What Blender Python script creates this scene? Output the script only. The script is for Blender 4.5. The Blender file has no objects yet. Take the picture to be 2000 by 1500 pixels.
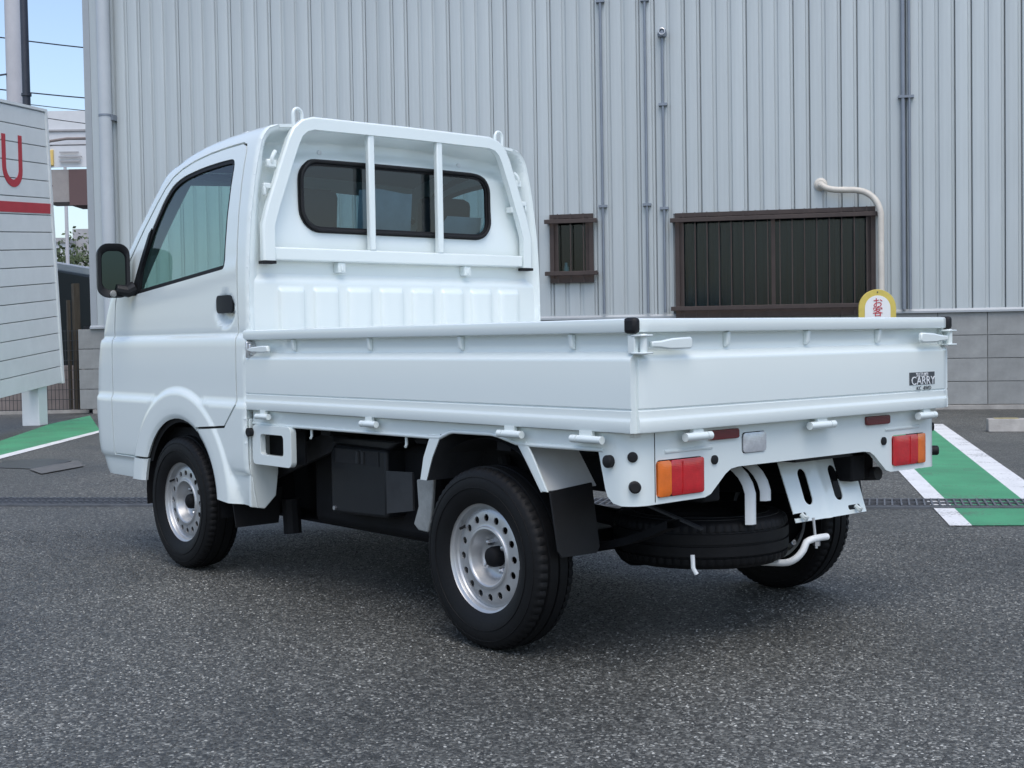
import bpy, bmesh, math, random
from mathutils import Vector, Matrix
from mathutils.geometry import delaunay_2d_cdt
random.seed(4)
sc = bpy.context.scene
C = sc.collection
R = math.radians
sin, cos, pi, sqrt = math.sin, math.cos, math.pi, math.sqrt

# ------------------------------------------------------------------ camera, sky, sun, exposure
cam = bpy.data.objects.new('camera', bpy.data.cameras.new('camera'))
C.objects.link(cam)
cam.data.sensor_width = 36.0
cam.data.lens = 45.785
cam.data.clip_end = 2000.0
_r = Vector((-0.64765148, -0.76175699, -0.01654847))
_u = Vector((0.01606572, -0.03536688, 0.99924525))
_f = Vector((0.76176732, -0.64689681, -0.03514359))
cam.matrix_world = Matrix(((_r.x, _u.x, -_f.x, -2.9047), (_r.y, _u.y, -_f.y, 3.0501), (_r.z, _u.z, -_f.z, 0.8967), (0, 0, 0, 1)))
sc.camera = cam

SUN_EL, SUN_AZ = 64.0, 147.0          # degrees; azimuth from +X, counter-clockwise
world = bpy.data.worlds.new('World')
sc.world = world
world.use_nodes = True
wn = world.node_tree
bg = wn.nodes['Background']
sky = wn.nodes.new('ShaderNodeTexSky')
sky.sky_type = 'NISHITA'
sky.sun_disc = False
sky.sun_elevation = R(SUN_EL)
sky.sun_rotation = R(90.0 - SUN_AZ)
sky.air_density = 1.0
sky.dust_density = 2.2
sky.ozone_density = 0.7
wn.links.new(sky.outputs[0], bg.inputs[0])
bg.inputs[1].default_value = 0.15
sun = bpy.data.objects.new('sun', bpy.data.lights.new('sun', 'SUN'))
C.objects.link(sun)
sun.data.energy = 0.85
sun.data.angle = R(50)
sun.data.color = (1.0, 0.985, 0.96)
_sd = Vector((cos(R(SUN_EL)) * cos(R(SUN_AZ)), cos(R(SUN_EL)) * sin(R(SUN_AZ)), sin(R(SUN_EL))))
sun.rotation_euler = (-_sd).to_track_quat('-Z', 'Y').to_euler()
sc.view_settings.view_transform = 'Standard'
sc.view_settings.look = 'None'
sc.view_settings.gamma = 1.0
sc.view_settings.use_curve_mapping = False
sc.view_settings.exposure = 0.65

# ------------------------------------------------------------------ materials
MATS = {}
def mat(name, col, rough=0.5, metal=0.0, coat=0.0, var=0.0, vscale=3.0, stretch=(1, 1, 1), bump=0.0, bscale=200.0, rnd=0.0, emit=None, spec=0.5, rvar=0.0):
    m = bpy.data.materials.new(name)
    m.use_nodes = True
    n, l = m.node_tree.nodes, m.node_tree.links
    b = n['Principled BSDF']
    b.inputs['Base Color'].default_value = (*col, 1)
    b.inputs['Roughness'].default_value = rough
    b.inputs['Metallic'].default_value = metal
    b.inputs['Coat Weight'].default_value = coat
    b.inputs['Coat Roughness'].default_value = 0.08
    b.inputs['Specular IOR Level'].default_value = spec
    if emit:
        b.inputs['Emission Color'].default_value = (*emit[:3], 1)
        b.inputs['Emission Strength'].default_value = emit[3]
    tc = n.new('ShaderNodeTexCoord')
    mp = n.new('ShaderNodeMapping')
    mp.inputs['Scale'].default_value = stretch
    l.new(tc.outputs['Object'], mp.inputs['Vector'])
    out = None
    if var > 0:
        t = n.new('ShaderNodeTexNoise'); t.inputs['Scale'].default_value = vscale; t.inputs['Detail'].default_value = 6; t.inputs['Roughness'].default_value = 0.65
        l.new(mp.outputs[0], t.inputs['Vector'])
        mr = n.new('ShaderNodeMapRange'); mr.inputs['From Min'].default_value = 0.3; mr.inputs['From Max'].default_value = 0.7
        mr.inputs['To Min'].default_value = 1 - var; mr.inputs['To Max'].default_value = 1 + var
        l.new(t.outputs['Fac'], mr.inputs['Value'])
        out = mr.outputs[0]
        if rvar:
            m2 = n.new('ShaderNodeMapRange'); m2.inputs['From Min'].default_value = 0.3; m2.inputs['From Max'].default_value = 0.7
            m2.inputs['To Min'].default_value = rough - rvar; m2.inputs['To Max'].default_value = rough + rvar
            l.new(t.outputs['Fac'], m2.inputs['Value']); l.new(m2.outputs[0], b.inputs['Roughness'])
    if rnd > 0:
        oi = n.new('ShaderNodeObjectInfo')
        mr = n.new('ShaderNodeMapRange'); mr.inputs['To Min'].default_value = 1 - rnd; mr.inputs['To Max'].default_value = 1 + rnd
        l.new(oi.outputs['Random'], mr.inputs['Value'])
        if out is None: out = mr.outputs[0]
        else:
            mu = n.new('ShaderNodeMath'); mu.operation = 'MULTIPLY'; l.new(out, mu.inputs[0]); l.new(mr.outputs[0], mu.inputs[1]); out = mu.outputs[0]
    if out is not None:
        vm = n.new('ShaderNodeVectorMath'); vm.operation = 'SCALE'; vm.inputs[0].default_value = col
        l.new(out, vm.inputs['Scale']); l.new(vm.outputs[0], b.inputs['Base Color'])
    if bump > 0:
        t = n.new('ShaderNodeTexNoise'); t.inputs['Scale'].default_value = bscale; t.inputs['Detail'].default_value = 4
        l.new(mp.outputs[0], t.inputs['Vector'])
        bp = n.new('ShaderNodeBump'); bp.inputs['Strength'].default_value = bump; bp.inputs['Distance'].default_value = 0.004
        l.new(t.outputs['Fac'], bp.inputs['Height']); l.new(bp.outputs[0], b.inputs['Normal'])
    MATS[name] = m
    return m

def glassmat(name, tint, refl=1.0, rough=0.02):
    m = bpy.data.materials.new(name); m.use_nodes = True
    n, l = m.node_tree.nodes, m.node_tree.links
    n.remove(n['Principled BSDF'])
    tr = n.new('ShaderNodeBsdfTransparent'); tr.inputs[0].default_value = (*tint, 1)
    gl = n.new('ShaderNodeBsdfGlossy'); gl.inputs['Roughness'].default_value = rough; gl.inputs['Color'].default_value = (refl, refl, refl, 1)
    lw_ = n.new('ShaderNodeLayerWeight'); lw_.inputs['Blend'].default_value = 0.5
    pw = n.new('ShaderNodeMath'); pw.operation = 'POWER'; pw.inputs[1].default_value = 4.5; l.new(lw_.outputs['Facing'], pw.inputs[0])
    fr = n.new('ShaderNodeMath'); fr.operation = 'MULTIPLY_ADD'; fr.inputs[1].default_value = 0.92; fr.inputs[2].default_value = 0.06; l.new(pw.outputs[0], fr.inputs[0])
    mx = n.new('ShaderNodeMixShader')
    l.new(fr.outputs[0], mx.inputs[0]); l.new(tr.outputs[0], mx.inputs[1]); l.new(gl.outputs[0], mx.inputs[2])
    l.new(mx.outputs[0], n['Material Output'].inputs[0])
    MATS[name] = m
    return m

mat('paint', (0.72, 0.79, 0.78), 0.30, coat=0.8, var=0.008, vscale=1.5, bump=0.05, bscale=2.5)
mat('paint_frame', (0.70, 0.73, 0.73), 0.5, var=0.05, vscale=9)
mat('paint_dirty', (0.26, 0.275, 0.27), 0.65, var=0.25, vscale=14)
mat('black_plastic', (0.010, 0.0115, 0.014), 0.5, spec=0.35, var=0.1, vscale=20, bump=0.1)
mat('rubber', (0.008, 0.0085, 0.010), 0.62, spec=0.35, var=0.2, vscale=12, bump=0.1, bscale=90)
mat('tyre', (0.0042, 0.0046, 0.0055), 0.62, spec=0.25, var=0.25, vscale=16, bump=0.15, bscale=120)
mat('under', (0.006, 0.0065, 0.008), 0.75, spec=0.25, var=0.4, vscale=10)
mat('under_grey', (0.025, 0.027, 0.03), 0.65, var=0.3, vscale=10)
mat('rim', (0.46, 0.475, 0.485), 0.36, metal=0.6, var=0.06, vscale=20, rvar=0.05)
mat('steel', (0.55, 0.56, 0.58), 0.35, metal=0.9)
mat('mirror_dark_reflection', (0.030, 0.046, 0.052), 0.05, metal=1.0)  # blue-green tint, darkened to carry the reflection of dark surroundings
mat('red_lens', (0.52, 0.010, 0.016), 0.12, coat=0.8, var=0.15, vscale=40)
mat('dark_red_lens', (0.13, 0.008, 0.012), 0.15, coat=0.6)
mat('amber_lens', (0.75, 0.16, 0.012), 0.12, coat=0.8, var=0.1, vscale=40)
mat('clear_lens', (0.62, 0.64, 0.66), 0.12, metal=0.3, coat=0.8, var=0.15, vscale=60)
mat('decal', (0.055, 0.062, 0.07), 0.5)
mat('decal_white', (0.75, 0.78, 0.8), 0.5)
mat('seat', (0.035, 0.038, 0.042), 0.8, var=0.1, vscale=30)
mat('seat_cover', (0.50, 0.56, 0.54), 0.35, var=0.1, vscale=15)
mat('cab_inner', (0.11, 0.135, 0.155), 0.7, var=0.05)
mat('dash', (0.03, 0.032, 0.036), 0.6)
glassmat('side_glass', (0.62, 0.80, 0.75))
glassmat('rear_glass', (0.30, 0.41, 0.48))
glassmat('window_glass', (0.52, 0.64, 0.68), 0.35, 0.12)
mat('cladding', (0.455, 0.50, 0.51), 0.45, metal=0.15, var=0.12, vscale=1.3, stretch=(4, 4, 0.22), rnd=0.04, rvar=0.06)
mat('cladding_dark', (0.11, 0.125, 0.14), 0.6)
mat('trim_grey', (0.36, 0.39, 0.41), 0.5, metal=0.2, var=0.06, vscale=2)
mat('pipe_grey', (0.46, 0.50, 0.53), 0.42, var=0.05, vscale=2)
mat('conduit', (0.22, 0.25, 0.29), 0.45, metal=0.4, var=0.1, vscale=4)
mat('block', (0.27, 0.28, 0.275), 0.9, var=0.16, vscale=4, rnd=0.06, bump=0.4, bscale=90)
mat('mortar', (0.20, 0.205, 0.20), 0.95, var=0.15, vscale=8)
mat('concrete', (0.33, 0.32, 0.30), 0.9, var=0.2, vscale=7, bump=0.4, bscale=60)
mat('brown', (0.048, 0.034, 0.030), 0.6, metal=0.0, var=0.2, vscale=6)
mat('curtain', (0.034, 0.052, 0.060), 0.9, var=0.35, vscale=2, stretch=(6, 6, 0.4))
mat('room', (0.03, 0.035, 0.037), 0.9)
mat('beige_pipe', (0.55, 0.52, 0.46), 0.5, var=0.12, vscale=6)
mat('green_paint', (0.055, 0.27, 0.135), 0.75, var=0.16, vscale=2.2, bump=0.5, bscale=140)
mat('white_paint', (0.66, 0.67, 0.67), 0.75, var=0.1, vscale=5, bump=0.5, bscale=140)
mat('board_white', (0.74, 0.77, 0.77), 0.5, var=0.05, vscale=3, rnd=0.02)
mat('board_back', (0.30, 0.33, 0.35), 0.6)
mat('sign_red', (0.48, 0.022, 0.04), 0.5, var=0.08, vscale=5)
mat('sign_yellow', (0.58, 0.46, 0.10), 0.5, var=0.1, vscale=10)
mat('sign_white', (0.76, 0.77, 0.77), 0.45)
mat('yellow_wear', (0.42, 0.36, 0.17), 0.85, var=0.3, vscale=12)
mat('grate', (0.12, 0.13, 0.145), 0.6, metal=0.4, var=0.25, vscale=9)
mat('drain_dark', (0.02, 0.021, 0.023), 0.9)
mat('pole_concrete', (0.50, 0.50, 0.52), 0.8, var=0.06, vscale=3)
mat('pole_dark', (0.035, 0.042, 0.06), 0.5, var=0.15, vscale=3)
mat('wire', (0.03, 0.034, 0.04), 0.6)
mat('van_green', (0.012, 0.017, 0.017), 0.55, spec=0.3)
mat('van_roof', (0.52, 0.55, 0.58), 0.35, coat=0.4)
mat('dark_glass', (0.012, 0.016, 0.02), 0.06)
mat('fence_dark', (0.05, 0.055, 0.06), 0.5, metal=0.4)
mat('timber', (0.06, 0.05, 0.036), 0.85, var=0.3, vscale=5, stretch=(6, 6, 1))
mat('far_white', (0.62, 0.64, 0.66), 0.7, var=0.05)
mat('far_grey', (0.36, 0.36, 0.37), 0.8, var=0.1)
mat('far_brown', (0.22, 0.19, 0.18), 0.8, var=0.15)
mat('far_red', (0.12, 0.075, 0.075), 0.8)
mat('far_yellow', (0.70, 0.50, 0.16), 0.6)
mat('far_grey_brown', (0.30, 0.28, 0.27), 0.8, var=0.1)
mat('bark', (0.10, 0.08, 0.06), 0.9, var=0.2)
mat('leaf', (0.06, 0.085, 0.035), 0.7, rnd=0.1, var=0.3, vscale=6)

mat('wet_asphalt', (0.022, 0.022, 0.023), 0.35, var=0.3, vscale=20)
mat('patch_grey', (0.11, 0.113, 0.112), 0.8, var=0.2, vscale=6, bump=0.5, bscale=120)

def worn(name, wear=0.56):
    """road paint worn through to the asphalt in small specks and patches"""
    m = MATS[name]; n, l = m.node_tree.nodes, m.node_tree.links; b = n['Principled BSDF']
    src = b.inputs['Base Color'].links[0].from_socket
    tc = n.new('ShaderNodeTexCoord')
    t1 = n.new('ShaderNodeTexNoise'); t1.inputs['Scale'].default_value = 70; t1.inputs['Detail'].default_value = 3
    t2 = n.new('ShaderNodeTexNoise'); t2.inputs['Scale'].default_value = 3.2; t2.inputs['Detail'].default_value = 5
    for t in (t1, t2): l.new(tc.outputs['Object'], t.inputs['Vector'])
    ad = n.new('ShaderNodeMath'); ad.operation = 'MULTIPLY_ADD'; ad.inputs[1].default_value = 0.55; l.new(t2.outputs['Fac'], ad.inputs[0])
    m2 = n.new('ShaderNodeMath'); m2.operation = 'MULTIPLY'; m2.inputs[1].default_value = 0.5; l.new(t1.outputs['Fac'], m2.inputs[0]); l.new(m2.outputs[0], ad.inputs[2])
    mr = n.new('ShaderNodeMapRange'); mr.inputs['From Min'].default_value = wear; mr.inputs['From Max'].default_value = wear + .1; mr.inputs['To Max'].default_value = 0.75; l.new(ad.outputs[0], mr.inputs['Value'])
    mx = n.new('ShaderNodeMix'); mx.data_type = 'RGBA'; l.new(mr.outputs[0], mx.inputs['Factor']); l.new(src, mx.inputs['A']); mx.inputs['B'].default_value = (.085, .085, .082, 1)
    l.new(mx.outputs['Result'], b.inputs['Base Color'])
worn('green_paint', 0.58); worn('white_paint', 0.58)
def lens_ribs(name, scale=900.0):
    m = MATS[name]; n, l = m.node_tree.nodes, m.node_tree.links
    tc = n.new('ShaderNodeTexCoord'); w = n.new('ShaderNodeTexWave'); w.inputs['Scale'].default_value = scale / 6.283; w.bands_direction = 'Y'
    w2 = n.new('ShaderNodeTexWave'); w2.inputs['Scale'].default_value = scale / 12.566; w2.bands_direction = 'Z'
    l.new(tc.outputs['Object'], w.inputs['Vector']); l.new(tc.outputs['Object'], w2.inputs['Vector'])
    ad = n.new('ShaderNodeMath'); l.new(w.outputs['Fac'], ad.inputs[0]); l.new(w2.outputs['Fac'], ad.inputs[1])
    bp = n.new('ShaderNodeBump'); bp.inputs['Strength'].default_value = 0.18; bp.inputs['Distance'].default_value = 0.0012
    l.new(ad.outputs[0], bp.inputs['Height']); l.new(bp.outputs[0], n['Principled BSDF'].inputs['Normal'])
for k in ('red_lens', 'amber_lens', 'clear_lens', 'dark_red_lens'): lens_ribs(k)

def asphalt_material():
    m = bpy.data.materials.new('asphalt'); m.use_nodes = True
    n, l = m.node_tree.nodes, m.node_tree.links
    b = n['Principled BSDF']
    tc = n.new('ShaderNodeTexCoord')
    vo = n.new('ShaderNodeTexVoronoi'); vo.inputs['Scale'].default_value = 125
    l.new(tc.outputs['Object'], vo.inputs['Vector'])
    sep = n.new('ShaderNodeSeparateColor'); l.new(vo.outputs['Color'], sep.inputs[0])
    rp = n.new('ShaderNodeValToRGB')
    e = rp.color_ramp.elements
    e[0].position = 0.0; e[0].color = (0.030, 0.031, 0.029, 1)
    e[1].position = 1.0; e[1].color = (0.27, 0.275, 0.25, 1)
    for p, c in ((0.35, (0.050, 0.0515, 0.047)), (0.62, (0.077, 0.079, 0.072)), (0.84, (0.115, 0.117, 0.107)), (0.94, (0.18, 0.183, 0.168))):
        k = e.new(p); k.color = (*c, 1)
    l.new(sep.outputs[0], rp.inputs[0])
    # broad wear patches of the surface
    t = n.new('ShaderNodeTexNoise'); t.inputs['Scale'].default_value = 0.75; t.inputs['Detail'].default_value = 6
    l.new(tc.outputs['Object'], t.inputs['Vector'])
    mr = n.new('ShaderNodeMapRange'); mr.inputs['From Min'].default_value = 0.3; mr.inputs['From Max'].default_value = 0.7; mr.inputs['To Min'].default_value = 0.62; mr.inputs['To Max'].default_value = 1.28
    l.new(t.outputs['Fac'], mr.inputs['Value'])
    t2 = n.new('ShaderNodeTexNoise'); t2.inputs['Scale'].default_value = 38; t2.inputs['Detail'].default_value = 3
    l.new(tc.outputs['Object'], t2.inputs['Vector'])
    mr2 = n.new('ShaderNodeMapRange'); mr2.inputs['From Min'].default_value = 0.3; mr2.inputs['From Max'].default_value = 0.7; mr2.inputs['To Min'].default_value = 0.7; mr2.inputs['To Max'].default_value = 1.3
    l.new(t2.outputs['Fac'], mr2.inputs['Value'])
    mu = n.new('ShaderNodeMath'); mu.operation = 'MULTIPLY'; l.new(mr.outputs[0], mu.inputs[0]); l.new(mr2.outputs[0], mu.inputs[1])
    vm = n.new('ShaderNodeVectorMath'); vm.operation = 'SCALE'
    l.new(rp.outputs[0], vm.inputs[0]); l.new(mu.outputs[0], vm.inputs['Scale'])
    l.new(vm.outputs[0], b.inputs['Base Color'])
    r = n.new('ShaderNodeMapRange'); r.inputs['From Min'].default_value = 0.35; r.inputs['From Max'].default_value = 0.65; r.inputs['To Min'].default_value = 0.42; r.inputs['To Max'].default_value = 0.62
    l.new(t.outputs['Fac'], r.inputs['Value']); l.new(r.outputs[0], b.inputs['Roughness'])
    bp = n.new('ShaderNodeBump'); bp.inputs['Strength'].default_value = 0.9; bp.inputs['Distance'].default_value = 0.004
    l.new(vo.outputs['Distance'], bp.inputs['Height']); bp.invert = True
    l.new(bp.outputs[0], b.inputs['Normal'])
    MATS['asphalt'] = m
asphalt_material()

# ------------------------------------------------------------------ mesh helpers
class MB:
    def __init__(s): s.v = []; s.f = []
    def add(s, v, f):
        o = len(s.v); s.v += [tuple(p) for p in v]; s.f += [tuple(i + o for i in q) for q in f]; return s
    def box(s, x0, x1, y0, y1, z0, z1):
        return s.add([(x0, y0, z0), (x1, y0, z0), (x1, y1, z0), (x0, y1, z0), (x0, y0, z1), (x1, y0, z1), (x1, y1, z1), (x0, y1, z1)],
                     [(0, 3, 2, 1), (4, 5, 6, 7), (0, 1, 5, 4), (1, 2, 6, 5), (2, 3, 7, 6), (3, 0, 4, 7)])
    def bar(s, p, q, w, h, up=(0, 0, 1)):
        p, q = Vector(p), Vector(q); d = (q - p).normalized(); up = Vector(up)
        a = d.cross(up)
        if a.length < 1e-4: a = d.cross(Vector((1, 0, 0)))
        a.normalize(); b = a.cross(d).normalized()
        vs = []
        for c in (p, q):
            for i, j in ((-1, -1), (1, -1), (1, 1), (-1, 1)): vs.append(c + a * (i * w / 2) + b * (j * h / 2))
        return s.add(vs, [(3, 2, 1, 0), (4, 5, 6, 7), (0, 1, 5, 4), (1, 2, 6, 5), (2, 3, 7, 6), (3, 0, 4, 7)])
    def tube(s, pts, r, n=10, cap=True):
        pts = [Vector(p) for p in pts]; rs = r if isinstance(r, (list, tuple)) else [r] * len(pts)
        d0 = (pts[1] - pts[0]).normalized(); a = d0.orthogonal().normalized()
        vs, fs = [], []
        for i, p in enumerate(pts):
            d = (pts[min(i + 1, len(pts) - 1)] - pts[max(i - 1, 0)]).normalized()
            a = (a - d * a.dot(d)).normalized(); b = d.cross(a)
            vs += [p + (a * cos(2 * pi * k / n) + b * sin(2 * pi * k / n)) * rs[i] for k in range(n)]
        for i in range(len(pts) - 1):
            for k in range(n):
                k2 = (k + 1) % n
                fs.append((i * n + k, i * n + k2, (i + 1) * n + k2, (i + 1) * n + k))
        if cap:
            fs.append(tuple(reversed(range(n)))); fs.append(tuple(range((len(pts) - 1) * n, len(pts) * n)))
        return s.add(vs, fs)
    def cyl(s, p, q, r, n=16): return s.tube([p, q], r, n)
    def prism(s, poly, fn, a, b):
        """poly of (u,v); fn(u,v,w) -> xyz; from w=a to w=b"""
        n = len(poly); vs = [fn(u, v, a) for u, v in poly] + [fn(u, v, b) for u, v in poly]
        fs = [tuple(reversed(range(n))), tuple(range(n, 2 * n))]
        for i in range(n): fs.append((i, (i + 1) % n, n + (i + 1) % n, n + i))
        return s.add(vs, fs)
    def lathe(s, prof, fn, n=48, closed=False):
        """prof of (r,h); fn(x,y,h)"""
        vs, fs = [], []; m = len(prof)
        for k in range(n):
            t = 2 * pi * k / n
            vs += [fn(r * cos(t), r * sin(t), h) for r, h in prof]
        for k in range(n):
            k2 = (k + 1) % n
            for i in range(m if closed else m - 1):
                j = (i + 1) % m
                fs.append((k * m + i, k2 * m + i, k2 * m + j, k * m + j))
        return s.add(vs, fs)
    def grid(s, rows):
        m = len(rows[0]); vs = [p for r_ in rows for p in r_]; fs = []
        for i in range(len(rows) - 1):
            for j in range(m - 1): fs.append((i * m + j, i * m + j + 1, (i + 1) * m + j + 1, (i + 1) * m + j))
        return s.add(vs, fs)

def inside(p, poly):
    x, y = p; c = False; n = len(poly); j = n - 1
    for i in range(n):
        xi, yi = poly[i]; xj, yj = poly[j]
        if (yi > y) != (yj > y) and x < (xj - xi) * (y - yi) / (yj - yi) + xi: c = not c
        j = i
    return c
def dense(poly, step):
    out = []
    for i in range(len(poly)):
        a = Vector(poly[i]); b = Vector(poly[(i + 1) % len(poly)]); k = max(1, int((b - a).length / step))
        out += [tuple(a.lerp(b, t / k)) for t in range(k)]
    return out
def sheet(outer, holes, fn, du=0.03, dv=0.03, us=None, vs=None, clear=0.4, extra=()):
    """triangulated curved sheet: outline with holes in (u,v), mapped by fn(u,v)"""
    loops = [dense(outer, min(du, dv))] + [dense(h, min(du, dv)) for h in holes]
    pts, edges = [], []
    for lp in loops:
        o = len(pts); pts += lp; edges += [(o + i, o + (i + 1) % len(lp)) for i in range(len(lp))]
    bnd = list(pts)
    u0, u1 = min(p[0] for p in outer), max(p[0] for p in outer); v0, v1 = min(p[1] for p in outer), max(p[1] for p in outer)
    us = us or [u0 + du * (i + .5) for i in range(int((u1 - u0) / du))]
    vs = vs or [v0 + dv * (i + .5) for i in range(int((v1 - v0) / dv))]
    cell = {}
    md = min(du, dv) * clear
    for p in bnd: cell.setdefault((int(p[0] / md), int(p[1] / md)), []).append(p)
    if True:
        for u, v in [(u, v) for u in us for v in vs] + list(extra):
            if not inside((u, v), outer) or any(inside((u, v), h) for h in holes): continue
            ci, cj = int(u / md), int(v / md)
            if any((q[0] - u) ** 2 + (q[1] - v) ** 2 < md * md for i in (-1, 0, 1) for j in (-1, 0, 1) for q in cell.get((ci + i, cj + j), ())): continue
            pts.append((u, v))
    V, E, F, *_ = delaunay_2d_cdt([Vector(p) for p in pts], edges, [], 0, 1e-6)
    fs = []
    for f in F:
        c = (sum(V[i].x for i in f) / len(f), sum(V[i].y for i in f) / len(f))
        if inside(c, outer) and not any(inside(c, h) for h in holes): fs.append(tuple(f))
    used = sorted({i for f in fs for i in f}); mp = {i: k for k, i in enumerate(used)}
    return [fn(V[i].x, V[i].y) for i in used], [tuple(mp[i] for i in f) for f in fs]
def rrect(u0, u1, v0, v1, r, n=5):
    out = []
    for cx, cy, a0 in ((u1 - r, v1 - r, 0), (u0 + r, v1 - r, 90), (u0 + r, v0 + r, 180), (u1 - r, v0 + r, 270)):
        for k in range(n + 1):
            a = R(a0 + 90 * k / n); out.append((cx + r * cos(a), cy + r * sin(a)))
    return out
def inset(poly, d):
    """shrink a counter-clockwise polygon by d"""
    n = len(poly); out = []
    ar = sum(poly[i][0] * poly[(i + 1) % n][1] - poly[(i + 1) % n][0] * poly[i][1] for i in range(n)); sg = 1 if ar > 0 else -1
    for i in range(n):
        a, b, c = Vector(poly[i - 1]), Vector(poly[i]), Vector(poly[(i + 1) % n])
        n1 = Vector((-(b - a).y, (b - a).x)).normalized() * sg; n2 = Vector((-(c - b).y, (c - b).x)).normalized() * sg
        m = n1 + n2
        if m.length < 1e-6: m = n1
        m.normalize(); k = d / max(0.4, m.dot(n1)); out.append(tuple(b + m * k))
    return out
def rounded(poly, r, n=4):
    """round the corners of a polygon"""
    out = []
    for i in range(len(poly)):
        a, b, c = Vector(poly[i - 1]), Vector(poly[i]), Vector(poly[(i + 1) % len(poly)])
        rr = r[i] if isinstance(r, (list, tuple)) else r
        if rr <= 0: out.append(tuple(b)); continue
        rr = min(rr, (a - b).length * .45, (c - b).length * .45)
        p, q = b + (a - b).normalized() * rr, b + (c - b).normalized() * rr
        for k in range(n + 1):
            t = k / n; out.append(tuple(p * (1 - t) ** 2 + b * (2 * t * (1 - t)) + q * t * t))
    return out
def lerp_table(tab):
    xs = [a for a, b in tab]; ys = [b for a, b in tab]
    def f(x):
        if x <= xs[0]: return ys[0]
        if x >= xs[-1]: return ys[-1]
        for i in range(len(xs) - 1):
            if x <= xs[i + 1]:
                return ys[i] + (ys[i + 1] - ys[i]) * (x - xs[i]) / (xs[i + 1] - xs[i])
    return f
def smooth(a, b, x):
    t = min(1, max(0, (x - a) / (b - a))); return t * t * (3 - 2 * t)

def mesh_from(name, mb, material, angle=30, solid=0.0, out=None):
    v, f = (mb.v, mb.f) if isinstance(mb, MB) else mb
    me = bpy.data.meshes.new(name); me.from_pydata([tuple(p) for p in v], [], f)
    bm = bmesh.new(); bm.from_mesh(me)
    bmesh.ops.recalc_face_normals(bm, faces=bm.faces)
    if solid:                                  # give an open sheet thickness towards its inner side
        cen = Vector((0, 0, 0)); nn = Vector((0, 0, 0))
        for fc in bm.faces: cen += fc.calc_center_median() * fc.calc_area(); nn += fc.normal * fc.calc_area()
        cen /= max(1e-9, sum(fc.calc_area() for fc in bm.faces))
        ref = Vector(out) if out else cen - Vector((1.0, 0, .75))
        if nn.dot(ref) < 0: bmesh.ops.reverse_faces(bm, faces=bm.faces[:])
        bm.normal_update()
        bnd = [e for e in bm.edges if len(e.link_faces) == 1]
        ofs = {vv: bm.verts.new(vv.co - vv.normal * solid) for vv in list(bm.verts)}
        for fc in list(bm.faces): bm.faces.new([ofs[vv] for vv in reversed(fc.verts)])
        for e in bnd:
            lp = e.link_loops[0]; a_, b_ = lp.vert, lp.link_loop_next.vert
            bm.faces.new((b_, a_, ofs[a_], ofs[b_]))
    bm.to_mesh(me); bm.free()
    me.materials.append(MATS[material])
    if angle is not None:
        me.shade_smooth()
        me.set_sharp_from_angle(angle=R(angle))
    return me
def part(name, mb, material, parent=None, angle=30, bevel=0.0, solid=0.0, out=None, label=None, kind=None):
    me = mb if isinstance(mb, bpy.types.Mesh) else mesh_from(name, mb, material, angle, solid, out)
    o = bpy.data.objects.new(name, me); C.objects.link(o)
    if parent is not None: o.parent = parent
    if bevel:
        md = o.modifiers.new('bevel', 'BEVEL'); md.width = bevel; md.segments = 2; md.limit_method = 'ANGLE'; md.angle_limit = R(40); md.harden_normals = False
    if label: o['label'] = label
    if kind: o['kind'] = kind
    return o
def tag(o, label, cat, group=None):
    o['label'] = label; o['category'] = cat
    if group: o['group'] = group
    return o
def thing(name, label, cat, loc=(0, 0, 0), rz=0.0, group=None):
    o = bpy.data.objects.new(name, None); C.objects.link(o)
    o.location = loc; o.rotation_euler = (0, 0, rz)
    return tag(o, label, cat, group)
def text_mesh(name, body, size, material, depth=0.0015):
    cu = bpy.data.curves.new(name, 'FONT'); cu.body = body; cu.size = size; cu.extrude = depth; cu.align_x = 'CENTER'; cu.align_y = 'CENTER'
    o = bpy.data.objects.new(name, cu); C.objects.link(o)
    dg = bpy.context.evaluated_depsgraph_get(); dg.update()
    me = bpy.data.meshes.new_from_object(o.evaluated_get(dg))
    bpy.data.objects.remove(o); bpy.data.curves.remove(cu)
    me.materials.clear(); me.materials.append(MATS[material])
    return me
def bez(p0, p1, p2, n=6):
    p0, p1, p2 = Vector(p0), Vector(p1), Vector(p2)
    return [p0 * (1 - t) ** 2 + p1 * 2 * t * (1 - t) + p2 * t * t for t in [i / n for i in range(n + 1)]]

# ------------------------------------------------------------------ ground
o = part('ground', MB().add([(-300, -300, 0), (300, -300, 0), (300, 300, 0), (-300, 300, 0)], [(0, 1, 2, 3)]), 'asphalt', kind='structure')

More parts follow.
